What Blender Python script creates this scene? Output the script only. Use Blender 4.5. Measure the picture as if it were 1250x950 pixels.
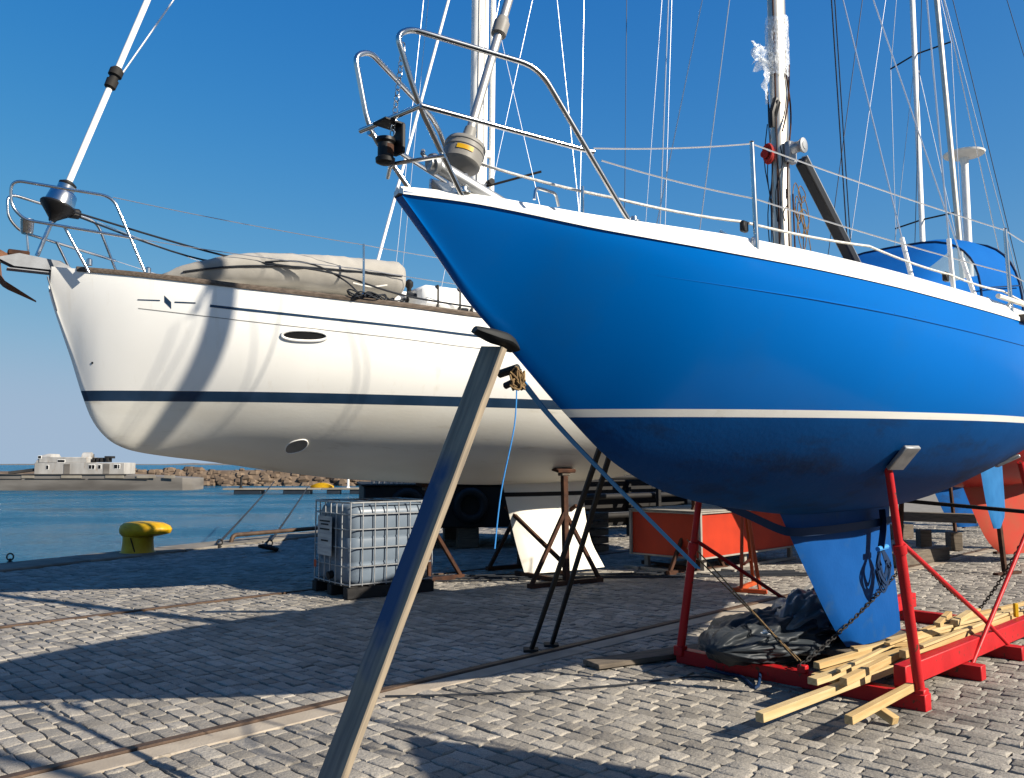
import bpy, bmesh, math, random
from mathutils import Vector, Matrix, Euler, noise as mnoise
R = math.radians
random.seed(7)
for o in list(bpy.data.objects): bpy.data.objects.remove(o, do_unlink=True)
scene = bpy.context.scene
COL = scene.collection

# ------------------------------------------------------------ camera, sky, sun, exposure
cam = bpy.data.cameras.new('camera'); cam_ob = bpy.data.objects.new('camera', cam); COL.objects.link(cam_ob)
cam.sensor_fit = 'HORIZONTAL'; cam.sensor_width = 36.0; cam.lens = 30.24
cam.clip_start = .05; cam.clip_end = 9000
cam_ob.location = (0, 0, 1.6); cam_ob.rotation_euler = (R(90 + 5.007), 0, 0)
scene.camera = cam_ob

SUN_EL = R(31.5); SUN_H = Vector((.88, -.475, 0)).normalized()
world = bpy.data.worlds.new('World'); scene.world = world; world.use_nodes = True
wn = world.node_tree.nodes; wl = world.node_tree.links
bg = wn['Background']; sky = wn.new('ShaderNodeTexSky'); sky.sky_type = 'NISHITA'; sky.sun_disc = False
sky.sun_elevation = SUN_EL; sky.sun_rotation = math.atan2(SUN_H.x, SUN_H.y)
sky.air_density = .5; sky.dust_density = .3; sky.ozone_density = 2.0; sky.altitude = 0
EXPO = 1.0; STR = .12; bg.inputs[1].default_value = STR
# one tone curve over the whole sky (the photograph's saturated blue, soft shoulder towards the horizon)
hs_n = wn.new('ShaderNodeHueSaturation'); hs_n.inputs['Saturation'].default_value = 1.35; hs_n.inputs['Hue'].default_value = .516; hs_n.inputs['Value'].default_value = 2.25
wl.new(sky.outputs[0], hs_n.inputs['Color']); se_n = wn.new('ShaderNodeSeparateColor'); co_n = wn.new('ShaderNodeCombineColor'); wl.new(hs_n.outputs[0], se_n.inputs[0])
for k, c in enumerate((.355, .475, .63)):
    c /= STR*2**EXPO
    d = wn.new('ShaderNodeMath'); d.operation = 'MULTIPLY'; d.inputs[1].default_value = -1/c; wl.new(se_n.outputs[k], d.inputs[0])
    e = wn.new('ShaderNodeMath'); e.operation = 'EXPONENT'; wl.new(d.outputs[0], e.inputs[0])
    f = wn.new('ShaderNodeMath'); f.operation = 'MULTIPLY_ADD'; f.inputs[1].default_value = -c; f.inputs[2].default_value = c; wl.new(e.outputs[0], f.inputs[0]); wl.new(f.outputs[0], co_n.inputs[k])
wl.new(co_n.outputs[0], bg.inputs[0])
sun = bpy.data.lights.new('sun', 'SUN'); sun.energy = 5.0; sun.angle = R(.53); sun.color = (1, .91, .77)
sun_ob = bpy.data.objects.new('sun', sun); COL.objects.link(sun_ob)
sd = Vector((SUN_H.x*math.cos(SUN_EL), SUN_H.y*math.cos(SUN_EL), math.sin(SUN_EL)))
sun_ob.rotation_euler = sd.to_track_quat('Z', 'Y').to_euler(); sun_ob.location = sd*50
scene.view_settings.view_transform = 'Standard'; scene.view_settings.look = 'None'
scene.view_settings.exposure = EXPO; scene.view_settings.gamma = 1.0

# ------------------------------------------------------------ materials
MATS = {}
def mat(name, col, rough=.5, metal=0., col2=None, vscale=4., vmix=.5, bump=0., bscale=60., coat=0., detail=4., stretch=None, spec=.22, lo=.35, hi=.65, wear=None, wlo=.62, whi=.68, wscale=7., wstretch=None):
    m = bpy.data.materials.new(name); m.use_nodes = True; MATS[name] = m
    g = 1. if metal > .5 else (1. if col[0] > .66 and col[2] > .5 else .62)
    col = tuple(c*g for c in col); col2 = tuple(c*g for c in col2) if col2 else None
    nt = m.node_tree; N = nt.nodes; L = nt.links; b = N['Principled BSDF']
    b.inputs['Roughness'].default_value = rough; b.inputs['Metallic'].default_value = metal
    b.inputs['Coat Weight'].default_value = coat; b.inputs['Coat Roughness'].default_value = .08
    b.inputs['Specular IOR Level'].default_value = spec
    b.inputs['Base Color'].default_value = (*col, 1)
    tc = N.new('ShaderNodeTexCoord'); mp = N.new('ShaderNodeMapping'); L.new(tc.outputs['Object'], mp.inputs[0])
    if stretch: mp.inputs['Scale'].default_value = stretch
    if col2 is not None:
        n = N.new('ShaderNodeTexNoise'); n.inputs['Scale'].default_value = vscale; n.inputs['Detail'].default_value = detail
        L.new(mp.outputs[0], n.inputs['Vector'])
        r = N.new('ShaderNodeMapRange'); r.inputs[1].default_value = lo; r.inputs[2].default_value = hi; r.inputs[4].default_value = vmix*2 if vmix < .5 else 1
        L.new(n.outputs[0], r.inputs[0])
        x = N.new('ShaderNodeMix'); x.data_type = 'RGBA'; x.inputs[6].default_value = (*col, 1); x.inputs[7].default_value = (*col2, 1)
        L.new(r.outputs[0], x.inputs[0]); L.new(x.outputs[2], b.inputs['Base Color'])
    if wear:     # chips, stains or streaks with a shape of their own
        mw_ = N.new('ShaderNodeMapping'); L.new(tc.outputs['Object'], mw_.inputs[0]); mw_.inputs['Scale'].default_value = wstretch or (1, 1, 1); mw_.inputs['Location'].default_value = (3.7, 1.9, 8.3)
        nw = N.new('ShaderNodeTexNoise'); nw.inputs['Scale'].default_value = wscale; nw.inputs['Detail'].default_value = 8; nw.inputs['Roughness'].default_value = .65; L.new(mw_.outputs[0], nw.inputs['Vector'])
        rw = N.new('ShaderNodeMapRange'); rw.inputs[1].default_value = wlo; rw.inputs[2].default_value = whi; L.new(nw.outputs[0], rw.inputs[0])
        xw = N.new('ShaderNodeMix'); xw.data_type = 'RGBA'; xw.inputs[7].default_value = (*wear, 1); L.new(rw.outputs[0], xw.inputs[0])
        src_ = b.inputs['Base Color'].links[0].from_socket if b.inputs['Base Color'].links else None
        if src_: L.new(src_, xw.inputs[6])
        else: xw.inputs[6].default_value = (*col, 1)
        L.new(xw.outputs[2], b.inputs['Base Color'])
    if bump:
        n2 = N.new('ShaderNodeTexNoise'); n2.inputs['Scale'].default_value = bscale; n2.inputs['Detail'].default_value = 5
        L.new(mp.outputs[0], n2.inputs['Vector'])
        bp = N.new('ShaderNodeBump'); bp.inputs['Strength'].default_value = bump; bp.inputs['Distance'].default_value = .01
        L.new(n2.outputs[0], bp.inputs['Height']); L.new(bp.outputs[0], b.inputs['Normal'])
    return m
mat('blue_gelcoat', (.0, .18, .67), .17, 0, (.0, .17, .63), 1.3, .3, bump=.015, bscale=3, coat=.0, spec=.2, wear=(.004, .105, .36), wlo=.52, whi=.85, wscale=2.2)
mat('blue_antifoul', (.0, .078, .30), .65, 0, (.001, .088, .33), 3.0, .6, bump=.12, bscale=30, spec=.1, wear=(.006, .030, .095), wlo=.50, whi=.66, wscale=2.6, wstretch=(.6, 1, 1.5))
mat('blue_keel', (.002, .078, .31), .6, 0, (.004, .088, .34), 5, .6, bump=.15, bscale=30, spec=.12, wear=(.015, .06, .16), wlo=.56, whi=.72, wscale=4)
mat('light_blue_paint', (.03, .20, .50), .45, 0, (.02, .16, .42), 6, .5)
mat('white_gelcoat', (.80, .79, .75), .26, 0, (.77, .76, .715), 1.2, .4, coat=.25, wear=(.70, .67, .60), wlo=.58, whi=.8, wscale=3, wstretch=(2.4, 2.4, .22))
mat('white_deck', (.78, .77, .74), .5, 0, (.66, .65, .62), 3, .4)
mat('white_antifoul', (.74, .72, .65), .5, 0, (.68, .65, .57), 1.6, .6, bump=.06, bscale=30, stretch=(.5, 1, 2.2), wear=(.50, .45, .36), wlo=.60, whi=.78, wscale=2.4, wstretch=(.35, 1, 2.5))
mat('white_paint', (.78, .77, .74), .4, 0, (.66, .65, .62), 5, .4)
mat('navy_stripe', (.018, .05, .105), .3, 0, (.03, .07, .14), 3, .5, coat=.2)
mat('teak', (.20, .155, .12), .75, 0, (.10, .075, .055), 5, .8, bump=.3, bscale=30, stretch=(1, 12, 12))
mat('steel', (.62, .62, .62), .2, 1., (.5, .5, .49), 8, .5)
mat('aluminium', (.52, .49, .44), .42, .75, (.40, .37, .33), 4, .6, stretch=(6, 6, .6))
mat('mast_white', (.80, .79, .76), .35, 0, (.70, .69, .65), 4, .4)
mat('wire', (.55, .56, .58), .35, .8)
mat('dark_wire', (.05, .06, .08), .5, .3)
mat('white_rope', (.68, .66, .6), .85, 0, (.5, .48, .44), 40, .6, bump=.4, bscale=120)
mat('black_plastic', (.010, .010, .011), .5, spec=.3)
mat('grey_plastic', (.36, .35, .33), .5, 0, (.28, .27, .25), 6, .6)
mat('rust', (.10, .042, .022), .85, 0, (.045, .02, .013), 9, .8, bump=.5, bscale=60)
mat('anchor_rust', (.26, .12, .065), .8, 0, (.14, .07, .045), 9, .8, bump=.5, bscale=60)
mat('red_paint', (.62, .017, .022), .45, 0, (.50, .014, .018), 5, .5, bump=.15, bscale=35, wear=(.075, .03, .018), wlo=.61, whi=.64, wscale=15)
mat('orange_paint', (.62, .10, .02), .5, 0, (.5, .07, .015), 5, .5)
mat('red_panel', (.56, .042, .010), .6, 0, (.46, .034, .009), 3, .5, bump=.05, bscale=8, wear=(.10, .03, .02), wlo=.66, whi=.72, wscale=5)
mat('red_hull', (.50, .02, .022), .35, 0, (.42, .018, .018), 2, .5)
mat('orange_antifoul', (.52, .045, .025), .65, 0, (.42, .07, .035), 3, .6)
mat('yellow_paint', (.80, .48, .010), .45, 0, (.66, .36, .010), 7, .5, bump=.1, bscale=25, wear=(.16, .07, .02), wlo=.64, whi=.7, wscale=9)
mat('pine', (.70, .50, .24), .65, 0, (.56, .37, .16), 3, .6, bump=.12, bscale=40, stretch=(1, 14, 14))
mat('pine_pale', (.74, .57, .31), .65, 0, (.62, .44, .21), 3, .6, bump=.12, bscale=40, stretch=(1, 14, 14))
mat('old_wood', (.22, .18, .14), .85, 0, (.12, .10, .08), 4, .7, bump=.4, bscale=30, stretch=(1, 10, 10))
mat('tarp', (.045, .055, .066), .5, 0, (.035, .042, .05), 3, .6, bump=.35, bscale=9)
mat('clear_sheet', (.30, .32, .33), .3, 0, (.2, .22, .24), 4, .6, bump=.5, bscale=14)
mat('white_bag', (.75, .75, .74), .6, bump=.5, bscale=20)
mat('canvas_blue', (.001, .125, .47), .8, 0, (.002, .14, .51), 3, .5, bump=.12, bscale=25, spec=.08)
mat('dinghy_cloth', (.50, .475, .43), .75, 0, (.40, .38, .34), 3, .6, bump=.3, bscale=8)
mat('plastic_tank', (.20, .25, .31), .36, 0, (.165, .21, .265), 4, .5, wear=(.09, .11, .135), wlo=.6, whi=.75, wscale=5, wstretch=(1, 1, .4))
mat('galv', (.34, .35, .36), .5, .8, (.24, .25, .26), 12, .6)
mat('label_paper', (.62, .62, .60), .6, 0, (.40, .41, .42), 3, .8, stretch=(1, 1, 9))
mat('concrete', (.52, .45, .36), .9, 0, (.40, .34, .27), 4, .7, bump=.35, bscale=60, wear=(.10, .085, .065), wlo=.62, whi=.72, wscale=5)
mat('rail_steel', (.085, .055, .038), .6, .25, (.14, .09, .06), 6, .7, bump=.4, bscale=50)
mat('joint_sand', (.055, .050, .042), .95, 0, (.085, .078, .065), 9, .7, bump=.6, bscale=80)
mat('far_sett', (.34, .315, .27), .9, 0, (.25, .23, .20), 3, .7, bump=.5, bscale=6)
mat('dull_steel', (.34, .36, .39), .6, .2, (.26, .27, .29), 8, .6)
mat('edge_trim', (.44, .41, .36), .7, 0, (.34, .31, .27), 6, .6)
mat('coping', (.30, .27, .225), .88, 0, (.20, .18, .15), 3, .7, bump=.4, bscale=40)
mat('strap_blue', (.06, .34, .85), .6, bump=.1, bscale=90)
mat('strap_navy', (.006, .032, .10), .6, bump=.1, bscale=90)
mat('rubber', (.018, .021, .023), .6, bump=.15, bscale=30)
mat('rope_tan', (.33, .22, .10), .9, 0, (.2, .12, .06), 40, .6)
mat('red_rope', (.40, .025, .02), .8, bump=.4, bscale=120)
mat('dark_rope', (.03, .035, .045), .85)
mat('barge_grey', (.27, .25, .225), .7, 0, (.15, .135, .12), .35, .8, stretch=(.4, .4, 2.2))
mat('barge_dark', (.04, .042, .045), .7, 0, (.09, .08, .07), .5, .6)
mat('barge_white', (.56, .55, .53), .7, 0, (.40, .385, .36), .9, .6, stretch=(1, 1, .35), wear=(.22, .17, .13), wlo=.6, whi=.7, wscale=1.6, wstretch=(1, 1, .3))
mat('dark_void', (.008, .008, .009), .6)
mat('rock', (.24, .175, .12), .9, 0, (.14, .10, .07), .5, .7, bump=.5, bscale=2)
mat('dark_steel', (.018, .018, .020), .7, .1, (.03, .027, .024), 4, .6, spec=.25)
mat('dark_hull', (.02, .03, .045), .5, 0, (.03, .04, .055), 2, .5)
mat('shed_wall', (.34, .33, .31), .8, 0, (.28, .27, .25), .6, .5)
mat('shed_roof', (.20, .19, .18), .8)
mat('pontoon_wood', (.42, .38, .31), .85, 0, (.32, .28, .22), .8, .6)

def glassy(name, col, alpha, rough=.12, bump=.0):
    m = bpy.data.materials.new(name); m.use_nodes = True; MATS[name] = m
    nt = m.node_tree; b = nt.nodes['Principled BSDF']
    b.inputs['Base Color'].default_value = (*col, 1); b.inputs['Roughness'].default_value = rough; b.inputs['Alpha'].default_value = alpha
    if bump:
        n = nt.nodes.new('ShaderNodeTexNoise'); n.inputs['Scale'].default_value = 22; bp = nt.nodes.new('ShaderNodeBump')
        bp.inputs['Strength'].default_value = bump; nt.links.new(n.outputs[0], bp.inputs['Height']); nt.links.new(bp.outputs[0], b.inputs['Normal'])
        r = nt.nodes.new('ShaderNodeMapRange'); r.inputs[1].default_value = .35; r.inputs[2].default_value = .7; r.inputs[3].default_value = alpha*.25; r.inputs[4].default_value = min(1, alpha*1.9)
        nt.links.new(n.outputs[0], r.inputs[0]); nt.links.new(r.outputs[0], b.inputs['Alpha'])
    return m
glassy('dodger_window', (.12, .17, .21), .6, .2)
glassy('plastic_film', (.85, .88, .90), .42, .12, 1.0)

# setts: tone comes from each stone itself (mesh attribute)
m = bpy.data.materials.new('sett'); m.use_nodes = True; MATS['sett'] = m
nt = m.node_tree; N = nt.nodes; L = nt.links; b = N['Principled BSDF']; b.inputs['Roughness'].default_value = .78
at = N.new('ShaderNodeAttribute'); at.attribute_name = 'tone'
geo = N.new('ShaderNodeNewGeometry')
n1 = N.new('ShaderNodeTexNoise'); n1.inputs['Scale'].default_value = 14; n1.inputs['Detail'].default_value = 8; n1.inputs['Roughness'].default_value = .7; L.new(geo.outputs['Position'], n1.inputs['Vector'])
n3 = N.new('ShaderNodeTexNoise'); n3.inputs['Scale'].default_value = .9; n3.inputs['Detail'].default_value = 5; L.new(geo.outputs['Position'], n3.inputs['Vector'])
ramp = N.new('ShaderNodeValToRGB'); ramp.color_ramp.elements[0].color = (.136, .124, .107, 1); ramp.color_ramp.elements[1].color = (.32, .293, .252, 1)
e = ramp.color_ramp.elements.new(.5); e.color = (.226, .206, .177, 1)
ma = N.new('ShaderNodeMath'); ma.operation = 'MULTIPLY_ADD'; ma.inputs[1].default_value = .55; L.new(n1.outputs[0], ma.inputs[0]); 
mb_ = N.new('ShaderNodeMath'); mb_.operation = 'MULTIPLY_ADD'; mb_.inputs[1].default_value = .75; mb_.inputs[2].default_value = -.17; L.new(at.outputs['Fac'], mb_.inputs[0]); L.new(mb_.outputs[0], ma.inputs[2])
L.new(ma.outputs[0], ramp.inputs[0])
mr = N.new('ShaderNodeMapRange'); mr.inputs[1].default_value = .3; mr.inputs[2].default_value = .7; mr.inputs[3].default_value = .74; mr.inputs[4].default_value = 1.12; L.new(n3.outputs[0], mr.inputs[0])
vm = N.new('ShaderNodeVectorMath'); vm.operation = 'SCALE'; ng = N.new('ShaderNodeTexNoise'); ng.inputs['Scale'].default_value = 150; ng.inputs['Detail'].default_value = 3; L.new(geo.outputs['Position'], ng.inputs['Vector'])
mg = N.new('ShaderNodeMapRange'); mg.inputs[1].default_value = .3; mg.inputs[2].default_value = .7; mg.inputs[3].default_value = .62; mg.inputs[4].default_value = 1.32; L.new(ng.outputs[0], mg.inputs[0])
no_ = N.new('ShaderNodeTexNoise'); no_.inputs['Scale'].default_value = .55; no_.inputs['Detail'].default_value = 9; no_.inputs['Roughness'].default_value = .6; L.new(geo.outputs['Position'], no_.inputs['Vector'])
mo_ = N.new('ShaderNodeMapRange'); mo_.inputs[1].default_value = .54; mo_.inputs[2].default_value = .70; mo_.inputs[3].default_value = 1.0; mo_.inputs[4].default_value = .62; L.new(no_.outputs[0], mo_.inputs[0])
mm_ = N.new('ShaderNodeMath'); mm_.operation = 'MULTIPLY'; L.new(mg.outputs[0], mm_.inputs[0]); L.new(mo_.outputs[0], mm_.inputs[1])
vs_ = N.new('ShaderNodeVectorMath'); vs_.operation = 'SCALE'; L.new(ramp.outputs[0], vs_.inputs[0]); L.new(mm_.outputs[0], vs_.inputs[3]); L.new(vs_.outputs[0], vm.inputs[0]); L.new(mr.outputs[0], vm.inputs[3]); L.new(vm.outputs[0], b.inputs['Base Color'])
n2 = N.new('ShaderNodeTexNoise'); n2.inputs['Scale'].default_value = 38; n2.inputs['Detail'].default_value = 6; L.new(geo.outputs['Position'], n2.inputs['Vector'])
bp = N.new('ShaderNodeBump'); bp.inputs['Strength'].default_value = .75; bp.inputs['Distance'].default_value = .012; L.new(n2.outputs[0], bp.inputs['Height']); L.new(bp.outputs[0], b.inputs['Normal'])

# sea
m = bpy.data.materials.new('sea_water'); m.use_nodes = True; MATS['sea_water'] = m
nt = m.node_tree; N = nt.nodes; L = nt.links; b = N['Principled BSDF']
b.inputs['Base Color'].default_value = (.002, .092, .18, 1); b.inputs['Roughness'].default_value = .28; b.inputs['IOR'].default_value = 1.33
tc = N.new('ShaderNodeTexCoord'); mp = N.new('ShaderNodeMapping'); mp.inputs['Scale'].default_value = (1, 1.6, 1); L.new(tc.outputs['Object'], mp.inputs[0])
n1 = N.new('ShaderNodeTexNoise'); n1.inputs['Scale'].default_value = 1.6; n1.inputs['Detail'].default_value = 6; n1.inputs['Roughness'].default_value = .62; L.new(mp.outputs[0], n1.inputs['Vector'])
nw = N.new('ShaderNodeTexNoise'); nw.inputs['Scale'].default_value = .09; nw.inputs['Detail'].default_value = 4; L.new(mp.outputs[0], nw.inputs['Vector'])
rw = N.new('ShaderNodeMapRange'); rw.inputs[1].default_value = .35; rw.inputs[2].default_value = .65; rw.inputs[3].default_value = .10; rw.inputs[4].default_value = .42; L.new(nw.outputs[0], rw.inputs[0]); L.new(rw.outputs[0], b.inputs['Roughness'])
bp = N.new('ShaderNodeBump'); bp.inputs['Strength'].default_value = 1; bp.inputs['Distance'].default_value = 1.1; L.new(n1.outputs[0], bp.inputs['Height']); L.new(bp.outputs[0], b.inputs['Normal'])

# weathered prop plank: grey wood, knots and a smear of blue antifouling paint
m = bpy.data.materials.new('plank_painted'); m.use_nodes = True; MATS['plank_painted'] = m
nt = m.node_tree; N = nt.nodes; L = nt.links; b = N['Principled BSDF']; b.inputs['Roughness'].default_value = .8
tc = N.new('ShaderNodeTexCoord'); mp = N.new('ShaderNodeMapping'); mp.inputs['Scale'].default_value = (18, 18, 1.3); L.new(tc.outputs['Object'], mp.inputs[0])
n1 = N.new('ShaderNodeTexNoise'); n1.inputs['Scale'].default_value = 2; n1.inputs['Detail'].default_value = 6; L.new(mp.outputs[0], n1.inputs['Vector'])
cr = N.new('ShaderNodeValToRGB'); cr.color_ramp.elements[0].position = .3; cr.color_ramp.elements[1].position = .75; cr.color_ramp.elements[0].color = (.15, .125, .095, 1); cr.color_ramp.elements[1].color = (.34, .27, .185, 1); L.new(n1.outputs[0], cr.inputs[0])
sp = N.new('ShaderNodeSeparateXYZ'); L.new(tc.outputs['Object'], sp.inputs[0])
n2 = N.new('ShaderNodeTexNoise'); n2.inputs['Scale'].default_value = 5; n2.inputs['Detail'].default_value = 5; L.new(tc.outputs['Object'], n2.inputs['Vector'])
def mth(op, a=None, b_=None, c=None, clamp=False):
    q = N.new('ShaderNodeMath'); q.operation = op; q.use_clamp = clamp
    for k, v in enumerate((a, b_, c)):
        if v is None: continue
        if isinstance(v, (int, float)): q.inputs[k].default_value = v
        else: L.new(v, q.inputs[k])
    return q.outputs[0]
dist = mth('ABSOLUTE', mth('SUBTRACT', sp.outputs['Z'], 1.25))
blu = mth('MULTIPLY_ADD', dist, -4.2, mth('MULTIPLY_ADD', n2.outputs[0], 2.4, 1.15), clamp=True)
front = mth('MULTIPLY_ADD', sp.outputs['X'], -18., 1.1, clamp=True)      # the smear stays off the sawn edge
blu = mth('MULTIPLY', mth('MULTIPLY', blu, front), .93)
x = N.new('ShaderNodeMix'); x.data_type = 'RGBA'; x.inputs[7].default_value = (.004, .045, .125, 1); L.new(cr.outputs[0], x.inputs[6]); L.new(blu, x.inputs[0])
low = mth('MULTIPLY', mth('MULTIPLY_ADD', sp.outputs['Z'], -1.1, .95, clamp=True), .75)
x2 = N.new('ShaderNodeMix'); x2.data_type = 'RGBA'; x2.inputs[7].default_value = (.09, .09, .09, 1); L.new(x.outputs[2], x2.inputs[6]); L.new(mth('MULTIPLY', low, front), x2.inputs[0])
L.new(x2.outputs[2], b.inputs['Base Color'])
bp = N.new('ShaderNodeBump'); bp.inputs['Strength'].default_value = .25; bp.inputs['Distance'].default_value = .004; L.new(n1.outputs[0], bp.inputs['Height']); L.new(bp.outputs[0], b.inputs['Normal'])

# ------------------------------------------------------------ mesh helpers
def V(p): return Vector(p)
class MB:
    def __init__(s): s.v = []; s.f = []; s.tone = None
    def add(s, vs, fs, M=None):
        k = len(s.v)
        s.v += [tuple(M @ Vector(p)) if M else tuple(p) for p in vs]
        s.f += [tuple(i + k for i in f) for f in fs]; return s
    def box(s, c, size, M=None, ch=.004):
        hx, hy, hz = (q/2 for q in size); ch = min(ch, hx*.45, hy*.45, hz*.45)
        vs = []; idx = {}
        for sx in (-1, 1):
            for sy in (-1, 1):
                for sz in (-1, 1):
                    for a in range(3):
                        p = [sx*hx, sy*hy, sz*hz]
                        for k in range(3):
                            if k != a: p[k] -= (sx, sy, sz)[k]*ch
                        idx[(sx, sy, sz, a)] = len(vs); vs.append((p[0]+c[0], p[1]+c[1], p[2]+c[2]))
        fs = []
        for a in range(3):
            o = [k for k in range(3) if k != a]
            for sg in (-1, 1):
                loop = []
                for s1, s2 in ((-1, -1), (1, -1), (1, 1), (-1, 1)):
                    t = [0, 0, 0]; t[a] = sg; t[o[0]] = s1; t[o[1]] = s2; loop.append(idx[(*t, a)])
                fs.append(loop if (sg == 1) != (a == 1) else loop[::-1])
        for a in range(3):
            b_, c_ = [k for k in range(3) if k != a]
            for s1 in (-1, 1):
                for s2 in (-1, 1):
                    def g(sa, face):
                        t = [0, 0, 0]; t[a] = sa; t[b_] = s1; t[c_] = s2; return idx[(*t, face)]
                    fs.append([g(-1, b_), g(1, b_), g(1, c_), g(-1, c_)])
        for sx in (-1, 1):
            for sy in (-1, 1):
                for sz in (-1, 1): fs.append([idx[(sx, sy, sz, a)] for a in range(3)])
        return s.add(vs, fs, M)
    def beam(s, p0, p1, w, h, up=(0, 0, 1), ch=.004):
        p0 = V(p0); p1 = V(p1); x = (p1 - p0); ln = x.length; x.normalize(); z = V(up); y = z.cross(x).normalized(); z = x.cross(y)
        M = Matrix((( x.x, y.x, z.x, (p0.x+p1.x)/2), (x.y, y.y, z.y, (p0.y+p1.y)/2), (x.z, y.z, z.z, (p0.z+p1.z)/2), (0, 0, 0, 1)))
        return s.box((0, 0, 0), (ln, w, h), M, ch)
    def tube(s, pts, r, n=8, closed=False, flat=1.):
        P = [V(p) for p in pts]; m = len(P); rs = r if isinstance(r, (list, tuple)) else [r]*m
        T = []
        for i in range(m):
            a = P[(i-1) % m] if (closed or i > 0) else P[i]; c = P[(i+1) % m] if (closed or i < m-1) else P[i]
            t = (c - a); T.append(t.normalized() if t.length > 1e-9 else V((0, 0, 1)))
        up = V((0, 0, 1)) if abs(T[0].z) < .9 else V((1, 0, 0)); nrm = (up - T[0]*up.dot(T[0])).normalized()
        vs = []; fs = []
        for i in range(m):
            nrm = nrm - T[i]*nrm.dot(T[i])
            nrm = nrm.normalized() if nrm.length > 1e-6 else T[i].orthogonal().normalized()
            bn = T[i].cross(nrm)
            for k in range(n):
                a = 2*math.pi*k/n; vs.append(P[i] + (nrm*math.cos(a) + bn*math.sin(a)*flat)*rs[i])
        for i in range(m if closed else m-1):
            j = (i+1) % m
            for k in range(n): fs.append((i*n+k, i*n+(k+1) % n, j*n+(k+1) % n, j*n+k))
        if not closed: fs.append(tuple(range(n))[::-1]); fs.append(tuple((m-1)*n+k for k in range(n)))
        return s.add(vs, fs)
    def lathe(s, prof, n=20, M=None):
        vs = []; fs = []
        for r, z in prof:
            for k in range(n): a = 2*math.pi*k/n; vs.append((r*math.cos(a), r*math.sin(a), z))
        for i in range(len(prof)-1):
            for k in range(n): fs.append((i*n+k, i*n+(k+1) % n, (i+1)*n+(k+1) % n, (i+1)*n+k))
        fs.append(tuple(range(n))[::-1]); fs.append(tuple((len(prof)-1)*n+k for k in range(n)))
        return s.add(vs, fs, M)
    def loft(s, rings, caps=True, closed=True, M=None):
        n = len(rings[0]); vs = [p for r_ in rings for p in r_]; fs = []
        for i in range(len(rings)-1):
            for k in range(n if closed else n-1): fs.append((i*n+k, i*n+(k+1) % n, (i+1)*n+(k+1) % n, (i+1)*n+k))
        if caps: fs.append(tuple(range(n))[::-1]); fs.append(tuple((len(rings)-1)*n+k for k in range(n)))
        return s.add(vs, fs, M)
    def prism(s, poly, depth, M=None):
        n = len(poly); vs = [(x, y, -depth/2) for x, y in poly] + [(x, y, depth/2) for x, y in poly]
        fs = [tuple(range(n))[::-1], tuple(range(n, 2*n))] + [(k, (k+1) % n, n+(k+1) % n, n+k) for k in range(n)]
        return s.add(vs, fs, M)
    def mesh(s, name, material, ang=38, recalc=True):
        me = bpy.data.meshes.new(name); me.from_pydata(s.v, [], s.f)
        if recalc:
            bm = bmesh.new(); bm.from_mesh(me); bmesh.ops.recalc_face_normals(bm, faces=bm.faces); bm.to_mesh(me); bm.free()
        me.polygons.foreach_set('use_smooth', [True]*len(me.polygons)); me.set_sharp_from_angle(angle=R(ang))
        me.materials.append(MATS[material] if isinstance(material, str) else material); me.update(); return me
    def build(s, name, material, parent=None, ang=38, recalc=True, loc=None, rot=None):
        return link(name, s.mesh(name, material, ang, recalc), parent, loc, rot)
def link(name, me, parent=None, loc=None, rot=None):
    o = bpy.data.objects.new(name, me); COL.objects.link(o)
    if parent: o.parent = parent
    if loc is not None: o.location = loc
    if rot is not None: o.rotation_euler = rot
    return o
def tag(o, label, cat=None, group=None, kind=None):
    if label: o['label'] = label
    if cat: o['category'] = cat
    if group: o['group'] = group
    if kind: o['kind'] = kind
    return o
def empty(name, loc, rz=0., label=None, cat=None, group=None):
    o = bpy.data.objects.new(name, None); COL.objects.link(o); o.location = loc; o.rotation_euler = (0, 0, rz); o.empty_display_size = .2
    return tag(o, label, cat, group)
def copy_tree(o, parent=None):
    c = o.copy(); COL.objects.link(c)
    if parent: c.parent = parent
    for ch in [q for q in bpy.data.objects if q.parent == o]: copy_tree(ch, c)
    return c
def smooth(pts, k=6, closed=False):
    P = [V(p) for p in pts]; n = len(P); out = []
    for i in range(n if closed else n-1):
        a = P[(i-1) % n] if closed or i > 0 else P[i]; b_ = P[i]; c = P[(i+1) % n]; d = P[(i+2) % n] if closed or i < n-2 else c
        for j in range(k):
            t = j/k; out.append(.5*((2*b_) + (c-a)*t + (2*a-5*b_+4*c-d)*t*t + (3*b_-3*c+d-a)*t**3))
    if not closed: out.append(P[-1])
    return out
def fillet(pts, r=.06, k=5):
    P = [V(p) for p in pts]; out = [P[0]]
    for i in range(1, len(P)-1):
        a = P[i-1]-P[i]; c = P[i+1]-P[i]; d = min(r, a.length*.45, c.length*.45); A_ = P[i]+a.normalized()*d; C_ = P[i]+c.normalized()*d
        for j in range(k+1): t = j/k; out.append(A_*(1-t)**2 + P[i]*2*t*(1-t) + C_*t*t)
    return out + [P[-1]]
def tube(name, pts, r, material, parent, n=8): return MB().tube(pts, r, n).build(name, material, parent)
def sag(p0, p1, d, k=10):
    p0 = V(p0); p1 = V(p1)
    return [p0.lerp(p1, i/k) - V((0, 0, d*4*(i/k)*(1-i/k))) for i in range(k+1)]
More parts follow.
